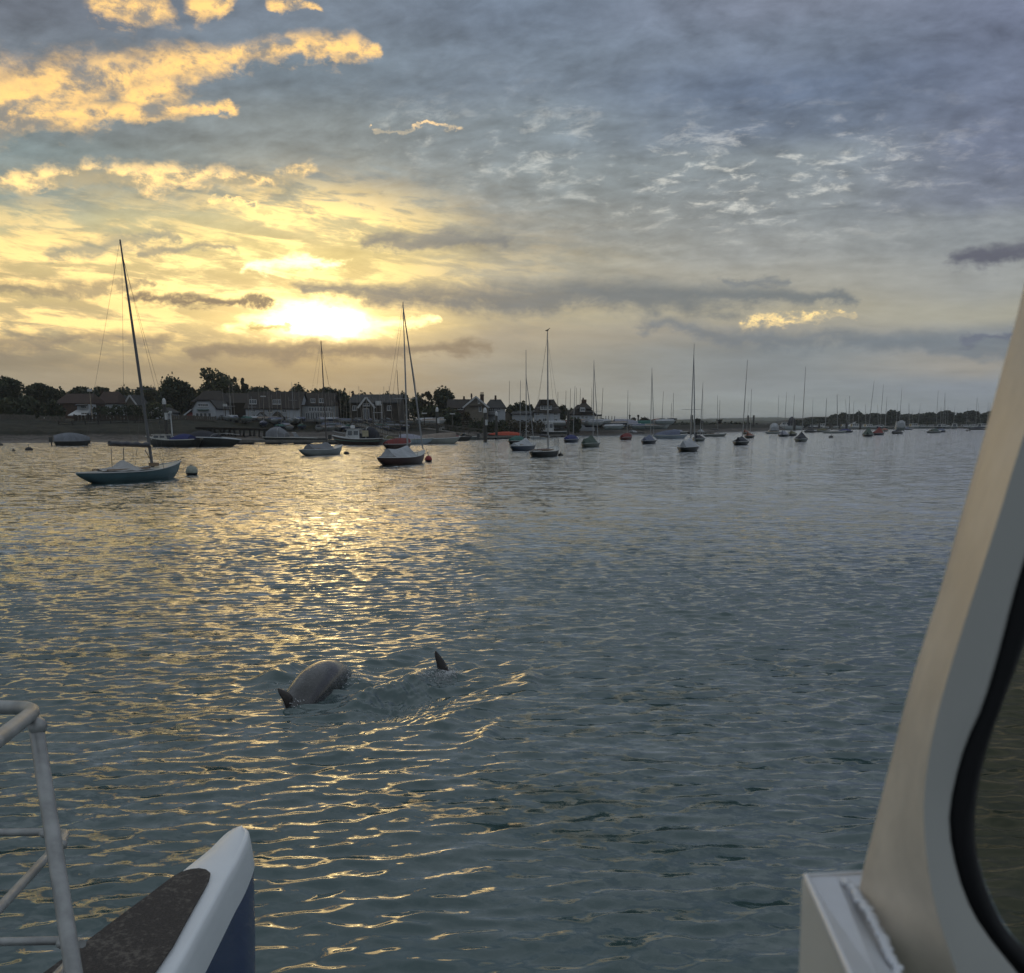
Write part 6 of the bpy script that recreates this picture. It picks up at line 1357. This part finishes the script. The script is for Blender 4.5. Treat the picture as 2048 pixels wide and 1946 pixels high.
# ------------------------------------------------------------------ cabin window frame at the right
AL = mat('satin_aluminium_sunlit', (.68, .585, .47), .5, metal=.12, var=.14, vscale=16, bump=.0004, bscale=70)  # warm sunlight on the outer face is painted into this tan tint
AL2 = mat('grey_aluminium', (.38, .375, .35), .45, metal=.2, var=.07, vscale=5)  # same frame metal, coloured darker and greyer for the face turned from the sun
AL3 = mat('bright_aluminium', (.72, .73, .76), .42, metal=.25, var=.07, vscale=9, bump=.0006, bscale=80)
RUB = mat('black_rubber', (.006, .006, .007), .55, spec=.15)
cab = empty('cabin_window', at_depth(1900, 1500, .5), 0, 'blurred aluminium cabin window frame with black seal and dark glass at the right', 'window frame')
Eo = [(2120,235),(2086,380),(2044,590),(2005,737),(1960,901),(1920,1040),(1882,1174),(1848,1280),(1814,1393),(1787,1500),(1760,1605),(1741,1680),(1724,1749),(1705,1860),(1690,1970),(1660,2200)]
Em = [(2300,235),(2235,380),(2150,600),(2093,740),(2038,900),(1995,1040),(1952,1174),(1918,1280),(1882,1400),(1860,1500),(1849,1580),(1848,1650),(1856,1735),(1873,1821),(1914,1946),(2010,2200)]
Ei = [(2420,235),(2350,380),(2245,600),(2180,760),(2115,920),(2068,1060),(2030,1180),(2003,1285),(1966,1410),(1930,1490),(1906,1580),(1898,1641),(1909,1722),(1944,1823),(2012,1920),(2180,2120)]
Es = [(2460,235),(2400,380),(2300,600),(2240,760),(2170,920),(2118,1080),(2080,1200),(2048,1294),(2008,1400),(1972,1505),(1953,1600),(1951,1690),(1974,1780),(2012,1858),(2070,1922),(2260,2080)]
m_ = 48
def line(E_, d): 
    return spline([at_depth(x, y, d if not callable(d) else d(y)) for x, y in E_], m_)
f = MB(); a = line(Eo, .50); b = line(Em, .44); c = line(Ei, .445); back = [p + Vector((.05, .06, 0)) for p in a]
r1 = []
for i in range(m_):
    r1.append([back[i], a[i] + Vector((.004, .006, 0)), a[i], a[i].lerp(b[i], .25), a[i].lerp(b[i], .5), a[i].lerp(b[i], .75), a[i].lerp(b[i], .95), b[i]])
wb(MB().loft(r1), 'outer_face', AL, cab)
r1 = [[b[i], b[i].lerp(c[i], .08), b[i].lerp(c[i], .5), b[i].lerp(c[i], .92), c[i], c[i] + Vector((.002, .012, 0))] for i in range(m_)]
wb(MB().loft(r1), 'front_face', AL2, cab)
d_ = line(Es, .452); r1 = []
for i in range(m_):
    u = c[i] + Vector((.0, .004, 0)); w = d_[i]; r1.append([u + (w - u) * q + Vector((0, -.006 * sin(pi * q), 0)) for q in (0, .15, .35, .5, .65, .85, 1)] + [w + Vector((0.001, .012, 0))])
wb(MB().loft(r1), 'seal', RUB, cab)
gm_ = bpy.data.materials.new('tinted_glass'); gm_.use_nodes = True; t = gm_.node_tree; E.nt = t; t.nodes.remove(t.nodes['Principled BSDF'])
tr = t.nodes.new('ShaderNodeBsdfTransparent'); tr.inputs[0].default_value = (.46, .38, .25, 1); gg = t.nodes.new('ShaderNodeBsdfGlossy'); gg.inputs['Roughness'].default_value = .02; fr2 = t.nodes.new('ShaderNodeFresnel'); fr2.inputs[0].default_value = 1.2
mx = t.nodes.new('ShaderNodeMixShader'); t.links.new(fr2.outputs[0], mx.inputs[0]); t.links.new(tr.outputs[0], mx.inputs[1]); t.links.new(gg.outputs[0], mx.inputs[2]); t.links.new(mx.outputs[0], t.nodes['Material Output'].inputs[0])
gp = [p + Vector((.0015, .004, 0)) for p in d_]; far_ = [p + Vector((.35, .03, 0)) for p in gp]; wb(MB().loft([[x, y] for x, y in zip(gp, far_)]), 'glass', gm_, cab)
# box section welded on at the sill
def K(x, y, d): return at_depth(x, y, d)
P1, P2, P3 = K(1616, 1745, .52), K(1728, 1748, .53), K(1640, 1790, .50)
q0 = K(1612, 1752, .52); ql = K(1702, 1950, .40); qr = K(1800, 1955, .44); qa = K(1598, 1950, .47); top_r = K(1728, 1746, .53)
ql2 = K(1830, 2230, .30); qr2 = K(1950, 2240, .33); qa2 = K(1570, 2240, .42)
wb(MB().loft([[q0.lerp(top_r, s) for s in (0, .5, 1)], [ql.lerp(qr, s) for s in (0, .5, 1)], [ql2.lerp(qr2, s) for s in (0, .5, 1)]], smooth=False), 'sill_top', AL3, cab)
wb(MB().loft([[q0 + Vector((-.002, 0, -.002)), q0 + Vector((0, 0, -.001))], [qa, ql], [qa2, ql2]], smooth=False), 'sill_side', mat('warm_grey_aluminium', (.50, .48, .43), .5, metal=.2), cab)  # same metal as the sill top; face lighting is put into the two tones
wb(MB().tube([q0, ql, ql2], .0016, 8), 'sill_edge', AL3, cab)
wb(MB().tube([q0, top_r], .0014, 8), 'sill_edge', AL3, cab)
wl_ = dense([K(1690, 1758, .515), K(1712, 1785, .50), K(1740, 1830, .475), K(1768, 1885, .455), K(1798, 1950, .438), K(1880, 2120, .38)], 52)
wb(MB().tube(wl_, .0013, 8), 'weld_bead', AL3, cab)
for i, p in enumerate(wl_):
    bm = bmesh.new(); s = random.uniform(.0017, .0024); bmesh.ops.create_icosphere(bm, subdivisions=2, radius=s)
    for v in bm.verts: v.co = Vector((v.co.x * 1.2, v.co.y, v.co.z * .8)) * random.uniform(.9, 1.12)
    me = bpy.data.meshes.new('weld_bead'); bm.to_mesh(me); bm.free(); me.materials.append(AL3); me.polygons.foreach_set('use_smooth', [True] * len(me.polygons)); inst('weld_bead', me, cab, p + Vector((random.uniform(-.0010, .0010), 0, random.uniform(-.0006, .0006))) - Vector(cab.location))
# cabin wall the glass looks into: dark interior behind the pane's frame

# ------------------------------------------------------------------ the air
hb = MB().box(-14000, 14000, -7500, 9000, -6.5, 27); hz = hb.build('haze', None); vm_ = bpy.data.materials.new('haze_air'); vm_.use_nodes = True; t = vm_.node_tree; t.nodes.remove(t.nodes['Principled BSDF'])
pv = t.nodes.new('ShaderNodeVolumePrincipled'); pv.inputs['Density'].default_value = 0.0002; pv.inputs['Anisotropy'].default_value = 0.5; pv.inputs['Color'].default_value = (.86, .90, .95, 1)
t.links.new(pv.outputs[0], t.nodes['Material Output'].inputs['Volume']); hz.data.materials.append(vm_); tag(hz, None, None, None, 'stuff')

# ------------------------------------------------------------------ tell look-alikes apart by their place beside each other
tops = [o for o in S.objects if o.parent is None and o.get('category')]
by = {}
for o in tops: by.setdefault(o['label'], []).append(o)
for lab, os_ in by.items():
    if len(os_) > 1:
        os_.sort(key=lambda o: o.location.x / max(1, o.location.y)); n = len(os_)
        for i, o in enumerate(os_): o['label'] = (['left', 'right'] if n == 2 else ['left', 'middle', 'right'] if n == 3 else ['first', 'second', 'third', 'fourth', 'fifth', 'sixth'])[i] + ' of the ' + lab
for o in tops:
    if len(o['label'].split()) > 16: print('LONG', len(o['label'].split()), o['label'])
